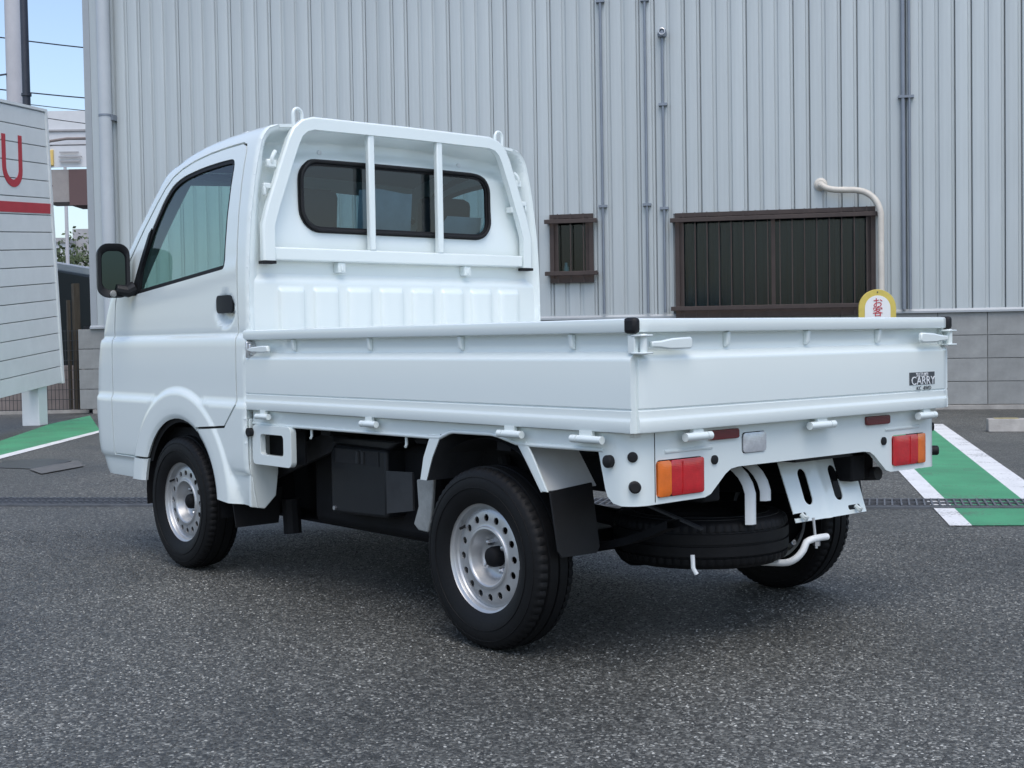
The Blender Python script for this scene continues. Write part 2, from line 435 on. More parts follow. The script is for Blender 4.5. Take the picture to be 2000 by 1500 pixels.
def aggregate():
    """stones standing proud of the asphalt in the near field"""
    m = bpy.data.materials.new('stone'); m.use_nodes = True; MATS['stone'] = m
    n, l = m.node_tree.nodes, m.node_tree.links; b = n['Principled BSDF']; b.inputs['Roughness'].default_value = 0.48
    oi = n.new('ShaderNodeObjectInfo'); rp_ = n.new('ShaderNodeValToRGB'); e = rp_.color_ramp.elements
    e[0].color = (0.022, 0.023, 0.021, 1); e[1].color = (0.42, 0.425, 0.395, 1)
    for p, c in ((0.45, (0.052, 0.054, 0.049)), (0.75, (0.105, 0.107, 0.099)), (0.92, (0.21, 0.213, 0.198))):
        k = e.new(p); k.color = (*c, 1)
    l.new(oi.outputs['Random'], rp_.inputs[0])
    ge = n.new('ShaderNodeNewGeometry'); t = n.new('ShaderNodeTexNoise'); t.inputs['Scale'].default_value = 0.75; t.inputs['Detail'].default_value = 6; l.new(ge.outputs['Position'], t.inputs['Vector'])
    mr = n.new('ShaderNodeMapRange'); mr.inputs['From Min'].default_value = 0.32; mr.inputs['From Max'].default_value = 0.68; mr.inputs['To Min'].default_value = 0.55; mr.inputs['To Max'].default_value = 1.35; l.new(t.outputs['Fac'], mr.inputs['Value'])
    vm = n.new('ShaderNodeVectorMath'); vm.operation = 'SCALE'; l.new(rp_.outputs[0], vm.inputs[0]); l.new(mr.outputs[0], vm.inputs['Scale']); l.new(vm.outputs[0], b.inputs['Base Color'])
    pts = [(-1.55, 1.95), (-2.2, 0.5), (-.9, -2.3), (.2, -2.2), (1.7, -.9), (3.6, .9), (4.6, 2.2), (2.6, 3.0), (.2, 2.9)]
    o = part('asphalt_aggregate', MB().add([(x, y, -.0012) for x, y in pts], [tuple(range(len(pts)))]), 'stone', kind='stuff')
    tag(o, 'small pale and dark stones standing out of the asphalt around the truck', 'asphalt stones')
    ng = bpy.data.node_groups.new('aggregate', 'GeometryNodeTree')
    ng.interface.new_socket('Geometry', in_out='INPUT', socket_type='NodeSocketGeometry'); ng.interface.new_socket('Geometry', in_out='OUTPUT', socket_type='NodeSocketGeometry')
    N, L_ = ng.nodes, ng.links
    gi, go = N.new('NodeGroupInput'), N.new('NodeGroupOutput')
    ds = N.new('GeometryNodeDistributePointsOnFaces'); ds.inputs['Density'].default_value = 7500
    ic = N.new('GeometryNodeMeshIcoSphere'); ic.inputs['Radius'].default_value = 0.0042; ic.inputs['Subdivisions'].default_value = 1
    sm = N.new('GeometryNodeSetMaterial'); sm.inputs['Material'].default_value = m
    rs = N.new('FunctionNodeRandomValue'); rs.data_type = 'FLOAT_VECTOR'; rs.inputs[0].default_value = (.55, .55, .45); rs.inputs[1].default_value = (1.45, 1.35, .85)
    rr = N.new('FunctionNodeRandomValue'); rr.data_type = 'FLOAT_VECTOR'; rr.inputs[0].default_value = (-.3, -.3, 0); rr.inputs[1].default_value = (.3, .3, 6.28); rr.inputs['Seed'].default_value = 5
    io = N.new('GeometryNodeInstanceOnPoints')
    L_.new(gi.outputs[0], ds.inputs['Mesh']); L_.new(ds.outputs['Points'], io.inputs['Points'])
    L_.new(ic.outputs['Mesh'], sm.inputs['Geometry']); L_.new(sm.outputs[0], io.inputs['Instance'])
    L_.new(rs.outputs[0], io.inputs['Scale']); L_.new(rr.outputs[0], io.inputs['Rotation']); L_.new(io.outputs[0], go.inputs[0])
    o.modifiers.new('scatter', 'NODES').node_group = ng
aggregate()

def quad_sheet(name, pts, z, material):
    return part(name, MB().add([(x, y, z) for x, y in pts], [tuple(range(len(pts)))]), material, kind='structure')
# the trench drain runs parallel to the building, between (4.70, .47) and (.47, -3.24)
DR0, DR1 = Vector((4.70, 0.47, 0)), Vector((0.47, -3.24, 0))
dd = (DR1 - DR0).normalized(); dn = Vector((-dd.y, dd.x, 0))          # dn points away from the camera? fixed below
if dn.dot(Vector((-2.9, 3.05, 0)) - DR0) > 0: dn = -dn                # dn: towards the building
def drp(along, across, z=0.0): return DR0 + dd * along + dn * across + Vector((0, 0, z))
# parking bay on the right (white lines around green paint), cut by the drain
gl0, gl1 = Vector((2.22, -4.70)), Vector((0.339, -2.328))      # left white line, outer edge
def bay(name, pts, material, z=0.004): return quad_sheet(name, pts, z, material)
wl = 0.125
ldir = (gl1 - gl0).normalized(); lnor = Vector((ldir.y, -ldir.x))
if lnor.dot(Vector((-1, -1))) < 0: lnor = -lnor
gfar = gl0 - ldir * 3.4
p_line = [gfar, gl1, gl1 + (Vector((0.268, -2.395)) - gl1) * 1.02, gfar + lnor * wl]
bay('white_line', p_line, 'white_paint')
# right white line: (3.75,-7.9) .. (1.0,-4.23), and on out of the frame
q0, q1 = Vector((3.95, -8.2)), Vector((0.997, -4.227))
qd = (q1 - q0).normalized(); qn = Vector((-qd.y, qd.x))
if qn.dot(gl0 - q0) < 0: qn = -qn
q2 = Vector((-0.115, -2.745))
bay('white_line', [q0, q2, q2 + qn * 0.15, q0 + qn * 0.15], 'white_paint')
bay('green_bay', [gfar + lnor * wl, p_line[2], q2 + qn * 0.15, q0 + qn * 0.15], 'green_paint')
# green strip along the far left, with its white edge line
bay('green_strip', [(5.5, 0.5), (9.634, -1.22), (11.9, -2.57), (13.15, -3.55), (10.291, -2.475), (7.983, -0.654), (5.6, 0.2)], 'green_paint')
bay('white_line', [(5.6, 0.2), (7.983, -0.654), (10.291, -2.475), (13.15, -4.72), (13.05, -4.78), (9.99, -2.36), (7.636, -0.535), (5.4, 0.28)], 'white_paint')

bay('wet_patch', [(6.9, -.25), (7.45, -.50), (7.30, -.80), (6.98, -.86), (6.55, -.42)], 'wet_asphalt')
bay('repair_patch', [(6.52, -.36), (6.93, -.88), (6.45, -.74), (6.12, -.30)], 'patch_grey', 0.008)
dr = thing('trench_drain', 'long steel-grated drain channel crossing the asphalt behind the truck', 'drain')
part('channel', MB().add([drp(-6, -.15, .003), drp(12, -.15, .003), drp(12, .15, .003), drp(-6, .15, .003)], [(0, 1, 2, 3)]), 'drain_dark', dr)  # flat dark sheet; the shaded depth of the trench is only colour
for sgn in (-1, 1):
    part('edge_angle', MB().bar(drp(-6, sgn * .155, .006), drp(12, sgn * .155, .006), .022, .012), 'grate', dr)
gm = MB()
L = .994
for k in range(3): gm.bar((0, -.13 + .13 * k, .009), (L, -.13 + .13 * k, .009), .010, .012)
for k in range(26):
    x = .02 + k * (L - .04) / 25; gm.bar((x - .018, -.14, .010), (x + .018, .14, .010), .009, .012)
gme = mesh_from('grate', gm, 'grate', None)
ang = math.atan2(dd.y, dd.x)
for k in range(18):
    o = part('grate', gme, 'grate', dr); o.location = drp(-6 + k, 0); o.rotation_euler = (0, 0, ang)

# ------------------------------------------------------------------ building with ribbed cladding
BX, BY, BA = 13.592, -3.808, R(-142.2332)
bl = thing('warehouse', 'long grey ribbed metal-clad building on a concrete block base', 'building', (BX, BY, 0), BA)
# local x runs along the wall (left to right in the photo), local y goes into the building
Z0, Z1, AMAX, PITCH = 1.125, 7.4, 15.0, 0.178
WIN = {'small': (6.075, 6.60, 1.55, 2.37), 'big': (7.575, 9.855, 1.10, 2.335)}
core_holes = [[(a, z0), (b, z0), (b, z1), (a, z1)] for a, b, z0, z1 in WIN.values()]
core_holes[1] = [(7.575, 1.14), (9.855, 1.14), (9.855, 2.335), (7.575, 2.335)]
part('wall_core', sheet([(-.02, 0), (AMAX, 0), (AMAX, Z1), (-.02, Z1)], core_holes, lambda u, v: (u, .045, v), 2, 2), 'cladding_dark', bl)
part('side_wall', MB().box(-.03, 0.0, .05, 10, 0, Z1), 'cladding', bl)
part('side_wall', MB().box(AMAX, AMAX + .03, .05, 10, 0, Z1), 'cladding', bl)
part('rear_wall', MB().box(-.03, AMAX + .03, 10, 10.1, 0, Z1), 'cladding', bl)
part('roof', MB().box(-.25, AMAX + .25, -.25, 10.3, Z1, Z1 + .12), 'trim_grey', bl)
PROFB = [(0.000, 0.020), (0.004, 0.002), (0.012, -0.001), (0.070, -0.0015), (0.122, -0.001), (0.132, 0.003), (0.145, 0.020), (0.160, 0.021), (0.174, 0.021), (0.1775, 0.020)]
PROF = [(0.000, 0.030), (0.002, 0.0), (0.010, -0.001), (0.070, -0.0015), (0.122, -0.001), (0.130, 0.001), (0.142, 0.022), (0.165, 0.024), (0.1675, 0.036), (0.1735, 0.037)]
def panel_mesh(z0, z1, alt=0):
    pf = PROFB if alt else PROF
    m = MB(); m.grid([[(a, d, z0) for a, d in pf], [(a, d, z1) for a, d in pf]])
    return mesh_from('cladding_panel', m, 'cladding', 20)
pm_cache = {}
a = 0.06; pn = 0
while a < AMAX - PITCH:
    segs = [(Z0, Z1)]
    for (w0, w1, z0, z1) in WIN.values():
        if a + PITCH > w0 + .02 and a < w1 - .02:
            ns = []
            for s0, s1 in segs:
                if z0 > s0 + .05: ns.append((s0, z0))
                ns.append((z1, s1))
            segs = ns
    for s in segs:
        alt = (pn * 7 // 5) % 2; key = (*s, alt)
        if key not in pm_cache: pm_cache[key] = panel_mesh(*key)
        o = part('cladding_panel', pm_cache[key], 'cladding', bl); o.location = (a, random.uniform(-.002, .0015), 0); o.rotation_euler = (0, 0, R(random.uniform(-.5, .5)))
    for (w0, w1, z0, z1) in WIN.values():                    # strips beside the window frames
        for lo, hi in ((0, w0 - a), (w1 - a, PITCH)):
            if .004 < hi - lo < PITCH - .004 and 0 <= lo and hi <= PITCH and a + PITCH > w0 + .02 and a < w1 - .02:
                pr = [(lo, 0.0)] + [p for p in PROF if lo < p[0] < hi] + [(hi, .02)]
                m = MB().grid([[(p, d, max(z0, Z0)) for p, d in pr], [(p, d, z1) for p, d in pr]])
                o = part('cladding_panel', m, 'cladding', bl); o.location = (a, 0, 0)
    a += PITCH; pn += 1
part('corner_trim', MB().add([(-.03, .12, Z0 - .02), (-.03, -.006, Z0 - .02), (.062, -.006, Z0 - .02), (-.03, .12, Z1), (-.03, -.006, Z1), (.062, -.006, Z1)], [(0, 1, 4, 3), (1, 2, 5, 4)]), 'trim_grey', bl, 20, solid=.004)
part('base_flashing', MB().prism([(.05, Z0 + .03), (-.006, Z0 + .028), (-.030, Z0 + .004), (-.030, Z0 - .018), (.05, Z0 - .018)], lambda u, v, w: (w, u, v), -.035, AMAX), 'trim_grey', bl, 20)
# concrete block plinth
CH, BW = .2625, .538
part('mortar', MB().box(-.02, AMAX, .012, .045, .058, Z0 - .02), 'mortar', bl)
bme = {}
def block_mesh(w):
    w = round(w, 3)
    if w not in bme:
        m = MB().box(0, w, 0, .04, 0, CH - .008); me = mesh_from('block', m, 'block', None); bme[w] = me
    return bme[w]
for row in range(4):
    x = -.02
    nxt = 11.077 - BW * 21
    while x < AMAX - .05:
        end = min(nxt, AMAX); w = end - x - .008
        if w > .03:
            o = part('block', block_mesh(w), 'block', bl, bevel=.003); o.location = (x, random.uniform(-.0015, .0015), .062 + row * CH)
        x = end; nxt = end + BW
part('footing', MB().box(-.03, AMAX, -.02, .045, 0, .055), 'concrete', bl, bevel=.004)

# windows with brown frames and outer grilles
def window(a0, a1, z0, z1, mull, bars, lab, curtain):
    w = part('window', MB(), 'brown', bl)
    w['label'] = lab
    w.data = mesh_from('window', MB().box(a0, a1, -.055, .08, z1 - .05, z1).box(a0, a1, -.06, .08, z0, z0 + .06).box(a0, a0 + .05, -.054, .08, z0 + .06, z1 - .05).box(a1 - .05, a1, -.054, .08, z0 + .06, z1 - .05), 'brown', None)
    xs = [a0 + .05] + mull + [a1 - .05]
    for i in range(len(xs) - 1):
        y = -.02 + .03 * (i % 2)
        l, r_ = xs[i] - (.03 if i else 0), xs[i + 1] + (.03 if i + 2 < len(xs) else 0)
        part('sash', MB().box(l, l + .045, y, y + .025, z0 + .06, z1 - .05).box(r_ - .045, r_, y, y + .025, z0 + .06, z1 - .05).box(l + .045, r_ - .045, y, y + .025, z0 + .06, z0 + .10).box(l + .045, r_ - .045, y, y + .025, z1 - .09, z1 - .05), 'brown', w, None)
        part('pane', MB().box(l + .045, r_ - .045, y + .010, y + .014, z0 + .10, z1 - .09), 'window_glass', w, None)
    part('interior', MB().add([(a0 + .02, .08, z0 + .02), (a1 - .02, .08, z0 + .02), (a1 - .02, .08, z1 - .02), (a0 + .02, .08, z1 - .02), (a0 - .6, 1.4, z0 - .5), (a1 + .6, 1.4, z0 - .5), (a1 + .6, 1.4, z1 + .4), (a0 - .6, 1.4, z1 + .4)], [(4, 5, 6, 7), (0, 1, 5, 4), (1, 2, 6, 5), (2, 3, 7, 6), (3, 0, 4, 7)]), 'room', w, None)
    if curtain:
        n = 120; rows = []
        for zz in (z0 + .03, z1 - .04):
            rows.append([(a0 + .06 + (a1 - a0 - .12) * i / n, .16 + .02 * sin(i * 1.05) + .008 * sin(i * 2.7 + 1), zz) for i in range(n + 1)])
        part('curtain', MB().grid(rows), 'curtain', w, 60)
    else:
        part('bottle', MB().lathe([(0, 0), (.032, 0), (.034, .02), (.033, .17), (.02, .20), (.018, .23), (0, .23)], lambda x, y, h: (a0 + .17 + x, .10 + y, z0 + .02 + h), 16), 'seat_cover', w, 40)
    for zz in (z0 + .085, z1 - .115):
        part('grille_rail', MB().box(a0 - .05, a1 + .06, -.15, -.12, zz, zz + .05), 'brown', w, None, bevel=.004)
        for xx in (a0 - .035, a1 + .02):
            part('grille_bracket', MB().box(xx, xx + .03, -.12, .002, zz + .008, zz + .042), 'brown', w, None)
    for k in range(bars):
        x = a0 + .03 + (a1 - a0 - .06) * (k + .5) / bars
        part('grille_bar', MB().box(x - .006, x + .006, -.118, -.106, z0 - .0, z1 + .0), 'brown', w, None)
    return w
window(*WIN['small'], [], 3, 'small brown-framed window behind a rusty grille', False)
window(*WIN['big'], [8.70], 16, 'wide brown sliding window behind vertical grille bars', True)

dp = part('downpipe', MB().tube([(.315, -.11, 7.3), (.315, -.11, .05)], .082, 24), 'pipe_grey', bl)
for zz in (3.84, 1.6, 6.0):
    part('collar', MB().tube([(.315, -.11, zz - .014), (.315, -.11, zz + .014)], .087, 24).box(.385, .42, -.12, .02, zz - .06, zz + .01), 'conduit', dp)
def conduit(a_, z0, z1, r, clamps, dy=.045, nm='conduit', m='conduit'):
    c = part(nm, MB().cyl((a_, -dy, z0), (a_, -dy, z1), r, 12), m, bl)
    for zz in clamps: part('clamp', MB().box(a_ - .05, a_ + .05, -dy - r - .006, .0, zz - .015, zz + .015), m, c, None)
    return c
conduit(6.722, 1.17, 7.3, .0165, (2.45, 4.87))
conduit(7.248, 1.17, 7.3, .0165, (2.45, 4.85))
c = conduit(7.45, 1.17, 4.42, .0165, (3.617, 2.4))
part('cable_head', MB().lathe([(0, 0), (.05, .0), (.058, .03), (.045, .085), (.02, .10), (0, .10)], lambda x, y, h: (7.452 + x, -.055 + y, 4.40 + h), 16), 'conduit', c)
part('cable_head', MB().tube([(7.452 + .035 * cos(t), -.11, 4.455 + .035 * sin(t)) for t in [i * pi / 8 for i in range(17)]], .009, 8), 'steel', c)
conduit(10.165, 1.15, 7.3, .024, (3.56,), nm='conduit'); conduit(10.235, 1.15, 7.3, .016, (3.56,))
pth = [Vector((9.25, .0, 2.60)), Vector((9.25, -.08, 2.60))] + bez((9.26, -.10, 2.59), (9.32, -.11, 2.535), (9.45, -.11, 2.53), 5) + bez((9.55, -.11, 2.525), (9.86, -.12, 2.53), (9.905, -.19, 2.24), 9) + [Vector((9.905, -.19, .25))]
bp_ = part('air_conditioner_pipe', MB().tube(pth, .036, 14), 'beige_pipe', bl)
part('wall_cap', MB().lathe([(0, 0), (.07, 0), (.075, .02), (.05, .045), (0, .045)], lambda x, y, h: (9.25 + x, -.0 - h, 2.61 + y), 18), 'beige_pipe', bp_)

# ------------------------------------------------------------------ customer sign between truck and wall
sg = thing('customer_sign', 'round-topped white parking sign with yellow rim and red Japanese characters', 'sign', (4.65, -8.17, 0), math.atan2(-.7906, .6125) + 0)
# its face looks back at the camera: local x along the face, local -y towards the camera
fx = Vector((-0.648, -0.762, 0)).normalized()
sg.rotation_euler = (0, 0, math.atan2(fx.y, fx.x))
def arch(w, zb, zt, n=16):
    r_ = w / 2; return [(-r_, zb), (r_, zb)] + [(r_ * cos(pi * k / n), zt - r_ + r_ * sin(pi * k / n)) for k in range(n + 1)]
part('rim_plate', MB().prism(arch(.373, .36, 1.324), lambda u, v, w: (u, w, v), .0, .03), 'sign_yellow', sg, 40, bevel=.004)
part('face_plate', MB().prism(arch(.255, .42, 1.263), lambda u, v, w: (u, w, v), -.006, .002), 'sign_white', sg, 40)
part('screw', MB().cyl((0, -.006, 1.296), (0, .002, 1.296), .007, 10), 'decal', sg)
for i, ch in enumerate('お客'):
    o = part('character', text_mesh('character', ch, .105, 'sign_red'), 'sign_red', sg)
    o.location = (0, -.009, 1.183 - .088 * i); o.rotation_euler = (pi / 2, 0, 0)
for s in (-1, 1): part('leg', MB().box(s * .13 - .015, s * .13 + .015, .003, .027, .03, .38), 'steel', sg, None)
part('base', MB().box(-.22, .22, -.16, .18, 0, .035), 'concrete', sg, None, bevel=.008)

# wheel stop on the right
wsd = Vector((-.79, -.61, 0))
ws = thing('wheel_stop', 'low concrete parking wheel stop with worn yellow paint near the wall', 'wheel stop', (3.12, -7.57, 0), math.atan2(wsd.y, wsd.x))
part('block_body', MB().prism([(-.02, 0), (.16, 0), (.13, .115), (.01, .115)], lambda u, v, w: (w, u, v), 0, .62), 'concrete', ws, None, bevel=.008)
part('paint_band', MB().box(.06, .26, .022, .118, .1165, .1185), 'yellow_wear', ws, None)

# ------------------------------------------------------------------ white signboard at the far left
hd = Vector((.708, -.706, 0)); nbv = Vector((-.706, -.708, 0))
sb = thing('signboard', 'tall white boarded sign panel with red letter and stripe on short posts', 'signboard', (11.985, -2.667, 0), math.atan2(-hd.y, -hd.x))
# local x: towards the camera along the board; local y: chosen so that the face looks to -nbv side
ly = Vector((hd.y, -hd.x, 0)); ly = Vector((-(-hd.y), -hd.x, 0))
_lx = -hd; _ly = Vector((-_lx.y, _lx.x, 0)); SF = 1 if _ly.dot(nbv) > 0 else -1       # face is on local y = SF * thickness
def sbz(b): return -.075 * (b - 0.1)                                                  # the panel rises towards its far end
NB, ZB, ZT = 16, .455, 3.555
bh = (ZT - ZB) / NB
LEN = 4.2
for k in range(NB):
    z0 = ZB + k * bh; e0 = -.125 + .26 * (z0 - ZB) / (ZT - ZB)
    m = MB()
    y0, y1 = sorted((0.0, SF * .03))
    m.add([(e0, y0, z0 + sbz(e0)), (LEN, y0, z0 + sbz(LEN)), (LEN, y1, z0 + sbz(LEN)), (e0, y1, z0 + sbz(e0)),
           (e0, y0, z0 + bh - .010 + sbz(e0)), (LEN, y0, z0 + bh - .010 + sbz(LEN)), (LEN, y1, z0 + bh - .010 + sbz(LEN)), (e0, y1, z0 + bh - .010 + sbz(e0))],
          [(0, 3, 2, 1), (4, 5, 6, 7), (0, 1, 5, 4), (1, 2, 6, 5), (2, 3, 7, 6), (3, 0, 4, 7)])
    part('board', m, 'board_white', sb, None, bevel=.003)
y0, y1 = sorted((-SF * .004, -SF * .12))
part('backing', MB().prism([(-.10, ZB + .01), (LEN, ZB - .29), (LEN, ZT - .31), (.12, ZT - .01)], lambda u, v, w: (u, w, v), y0, y1), 'board_back', sb, None)
part('end_trim', MB().bar((-.135, SF * .012, ZB + .005), (.125, SF * .012, ZT + .005), .045, .07, (0, 1, 0)), 'board_white', sb, None)
part('cap_trim', MB().bar((.10, SF * .005, ZT + .02), (LEN, SF * .005, ZT + .02 + sbz(LEN)), .08, .03), 'board_white', sb, None)
def on_board(pts, t=.004):
    return MB().prism(pts, lambda u, v, w: (u, SF * w, v), .0312, .0312 + t)
n = 14
uc, ur, uw = .985, .235, .085
outer = [(uc - ur, 3.19)] + [(uc - ur * cos(pi * k / n), 2.81 - .20 * sin(pi * k / n)) for k in range(n + 1)] + [(uc + ur, 3.15)]
inner = [(uc + ur - uw, 3.155)] + [(uc + (ur - uw) * cos(pi * k / n), 2.82 - .13 * sin(pi * k / n)) for k in range(n + 1)] + [(uc - ur + uw, 3.185)]
part('letter', on_board(outer + inner), 'sign_red', sb, None)
part('stripe', on_board([(.075, 2.408), (LEN, 2.408 + sbz(LEN) - .0), (LEN, 2.52 + sbz(LEN)), (.068, 2.522)]), 'sign_red', sb, None)
for b_ in (.33, 2.4, 4.0):
    part('post', MB().box(b_ - .11, b_ + .11, min(0, -SF * .2), max(0, -SF * .2), 0, ZB + .05), 'board_white', sb, None, bevel=.006)

# ------------------------------------------------------------------ fence, van and distant things at the far left
CAMP = Vector((-2.9047, 3.0501, .8967))
fn_ = thing('mesh_fence', 'low dark mesh fence with timber and steel posts beside the building corner', 'fence')
F0, F1 = Vector((14.75, -2.75, 0)), Vector((13.95, -3.88, 0))
fd = (F1 - F0)
m = MB()
for k in range(29):
    p = F0 + fd * (k / 28); m.cyl(p + Vector((0, 0, .03)), p + Vector((0, 0, 1.1)), .004, 5)
for k in range(9): m.cyl(F0 + Vector((0, 0, .05 + k * .13)), F1 + Vector((0, 0, .05 + k * .13)), .004, 5)
part('mesh_panel', m, 'fence_dark', fn_, None, kind='stuff')
part('post', MB().box(13.93, 14.02, -3.94, -3.85, 0, 1.15), 'fence_dark', fn_, None)
part('post', MB().box(14.04, 14.12, -3.82, -3.74, .05, 1.72), 'timber', fn_, None)
part('post', MB().box(14.12, 14.16, -3.72, -3.68, .05, 1.50), 'timber', fn_, None)
part('base_kerb', MB().bar(F0 + Vector((0, 0, .02)), F1 + Vector((0, 0, .02)), .12, .04), 'concrete', fn_, None)

vn = thing('parked_van', 'dark van with pale roof half hidden between signboard and building corner', 'van', (16.6, -3.6, 0), R(-45))
def vp(poly, y0, y1, m, nm, bv=.03): return part(nm, MB().prism(poly, lambda u, v, w: (u, w, v), y0, y1), m, vn, 40, bevel=bv)
vp([(-.3, .40), (3.2, .40), (3.25, 1.0), (3.1, 1.95), (0, 2.02), (-.28, 1.1)], -.82, .82, 'van_green', 'body')
vp([(-.05, 2.02), (3.0, 1.96), (2.9, 2.12), (.1, 2.16)], -.76, .76, 'van_roof', 'roof')
part('rear_window', MB().add([(-.235, -.62, 1.28), (-.235, .62, 1.28), (-.062, .58, 1.88), (-.062, -.58, 1.88)], [(0, 1, 2, 3)]), 'dark_glass', vn, solid=.01)
part('side_window', MB().add([(.2, .826, 1.25), (2.9, .826, 1.25), (2.8, .826, 1.85), (.3, .826, 1.85)], [(0, 1, 2, 3)]), 'dark_glass', vn, solid=.01)
for x in (.45, 2.6):
    for s in (-1, 1): part('wheel', MB().cyl((x, s * .62, .3), (x, s * .80, .3), .3, 24), 'tyre', vn)
for s in (-1, 1): part('tail_lamp', MB().box(-.32, -.26, s * .70 - .06, s * .70 + .06, .85, 1.15), 'dark_red_lens', vn, None, bevel=.01)
# what lies beyond the fence: pale boards and a low wall
lw = tag(part('low_wall', MB().box(-.9, .9, -.06, .06, 0, .62), 'far_brown', None, None, bevel=.01), 'low brownish wall just behind the mesh fence', 'wall')
lw.location = (15.2, -3.55, 0); lw.rotation_euler = (0, 0, R(52))

def at(u, v, D):
    return CAMP + (_f + _r * ((u - 1000) / 2543.6) - _u * ((v - 750) / 2543.6)) * D
p1 = thing('concrete_pole', 'thick pale concrete utility pole rising behind the white signboard', 'utility pole', (0, 0, 0))
p1.location = at(45, 676, 26); p1.location.z = 0
part('shaft', MB().tube([(0, 0, 0), (0, 0, 14)], [.19, .14], 20), 'pole_concrete', p1)
part('step_bolt', MB().bar((-.05, .1, 6.28), (.16, .42, 6.22), .03, .03), 'pole_dark', p1, None)
p2 = thing('steel_pole', 'slim dark steel pole standing right of the concrete pole', 'pole', (0, 0, 0))
p2.location = at(66, 676, 21); p2.location.z = 0
part('shaft', MB().tube([(0, 0, 0), (0, 0, 12)], [.066, .056], 16), 'pole_dark', p2)
part('band', MB().cyl((0, 0, 4.9), (0, 0, 4.94), .08, 16), 'pole_dark', p2)

for i, (q, w_, sagv, lab) in enumerate((((-200, 42), (400, 112), .10, 'highest thin black cable crossing the sky at top left'),
                        ((-200, 148), (400, 205), .10, 'dark cable crossing the sky just above the white slab building'),
                        ((-200, 165), (400, 232), .12, 'thin cable just under the lower dark cable, behind the poles'),
                        ((-200, 176), (400, 262), .15, 'lowest drooping cable above the white slab building'))):
    A_, B_ = at(*q, 27), at(*w_, 31)
    pts = [A_.lerp(B_, t / 10) - Vector((0, 0, sagv * 4 * (t / 10) * (1 - t / 10))) for t in range(11)]
    tag(part('overhead_cable', MB().tube(pts, .014 if i < 2 else .009, 6), 'wire'), lab, 'cable', None)

fb = thing('canopy_building', 'white slab building with curved sign band and brown soffit in the distance', 'building', at(122, 676, 45) - Vector((0, 0, .9)), math.atan2(_r.y, _r.x))
fb.location.z = 0
part('upper_wall', MB().box(-2.4, 4, 0, 3, 7.80, 8.95), 'far_white', fb, None)
part('upper_band', MB().box(-2.5, 4, -.06, 0, 8.25, 8.31), 'far_grey', fb, None)
m = MB(); m.grid([[(-.34 + .5 * (1 - cos(t)), -.05 - .35 * sin(t), z) for t in [i * pi / 16 for i in range(9)]] + [(4, -.40, z)] for z in (6.98, 7.15, 7.62, 7.70)])
part('sign_band', m, 'far_white', fb, 60, solid=.06, out=(0, -1, 0))
part('sign_end', MB().prism([(-.36, 7.08), (.02, 7.02), (.02, 7.58), (-.30, 7.50)], lambda u, v, w: (u, w, v), -.46, -.30), 'far_yellow', fb, None, bevel=.03)
for i, (x0, x1) in enumerate(((.25, .95), (.22, 1.0), (.25, .9))): part('sign_line', MB().box(x0, x1, -.50, -.46, 7.14 + i * .15, 7.19 + i * .15), 'far_grey', fb, None)
part('band_top_rail', MB().tube([(-.34, -.2, 7.72), (-.1, -.4, 7.86), (.5, -.45, 7.93), (4, -.45, 7.91)], .05, 8), 'far_brown', fb)
part('soffit_block', MB().box(-.40, .52, -.35, 1, 5.80, 6.90), 'far_grey_brown', fb, None)
part('soffit_panel', MB().box(.52, 4, -.40, 1, 5.68, 6.90), 'far_red', fb, None)
part('vent', MB().cyl((-.12, -.36, 6.35), (-.12, -.32, 6.35), .07, 12), 'far_red', fb)
part('column', MB().box(1.2, 1.8, 0.1, .6, 0, 5.7), 'far_grey', fb, None)
part('column', MB().box(3.2, 3.8, 0.1, .6, 0, 5.7), 'far_grey', fb, None)

hb = thing('far_house', 'pale distant apartment house with small dark windows low at far left', 'building', at(118, 676, 85), math.atan2(_r.y, _r.x))
hb.location.z = 0
part('wall', MB().box(-3.5, .5, 0, 6, 0, 7.6), 'far_white', hb, None)
part('wall', MB().box(.5, 4, 1.5, 6, 0, 8.6), 'far_grey', hb, None)
part('roof', MB().box(-3.7, .7, -.2, 6.2, 7.6, 7.9), 'far_grey', hb, None)
for zz in (5.9, 6.7):
    for xx in (-2.6, -1.7, -.8, -.1):
        part('window', MB().box(xx - .28, xx + .28, -.04, .05, zz, zz + .55), 'dark_glass', hb, None)
tp = tag(part('thin_pole', MB().tube([(0, 0, 0), (0, 0, 9.9)], [.10, .07], 10).bar((-1.2, -.2, 9.2), (.2, 0, 9.2), .06, .06), 'pole_concrete'), 'thin distant pole with a short arm in front of the far house', 'pole')
tp.location = at(137, 676, 60); tp.location.z = 0
# small tree beside the far house
tr = thing('roadside_tree', 'small olive green tree beside the distant house', 'tree', at(156, 676, 62)); tr.location.z = 0
part('trunk', MB().tube([(0, 0, 0), (.05, 0, 2), (0, .05, 3.6)], [.16, .12, .07], 8).tube([(.03, 0, 2), (.7, .2, 4)], [.08, .04], 6).tube([(.03, 0, 2.2), (-.6, -.2, 4.2)], [.08, .04], 6), 'bark', tr)
m = MB(); rg = random.Random(9)
for k in range(1500):
    while True:
        p = Vector((rg.uniform(-1, 1), rg.uniform(-1, 1), rg.uniform(-1, 1)))
        if p.length < 1: break
    lump = 1 + .25 * sin(p.x * 7) * sin(p.y * 6 + 1) + .2 * sin(p.z * 8)
    c = Vector((p.x * 1.5 * lump, p.y * 1.5 * lump, 4.3 + p.z * 1.7 * lump)); s_ = rg.uniform(.06, .14)
    a_ = Vector((rg.uniform(-1, 1), rg.uniform(-1, 1), rg.uniform(-1, 1))).normalized(); b_ = a_.orthogonal().normalized()
    m.add([c + a_ * s_, c + b_ * s_ * .6, c - a_ * s_, c - b_ * s_ * .6], [(0, 1, 2, 3)])
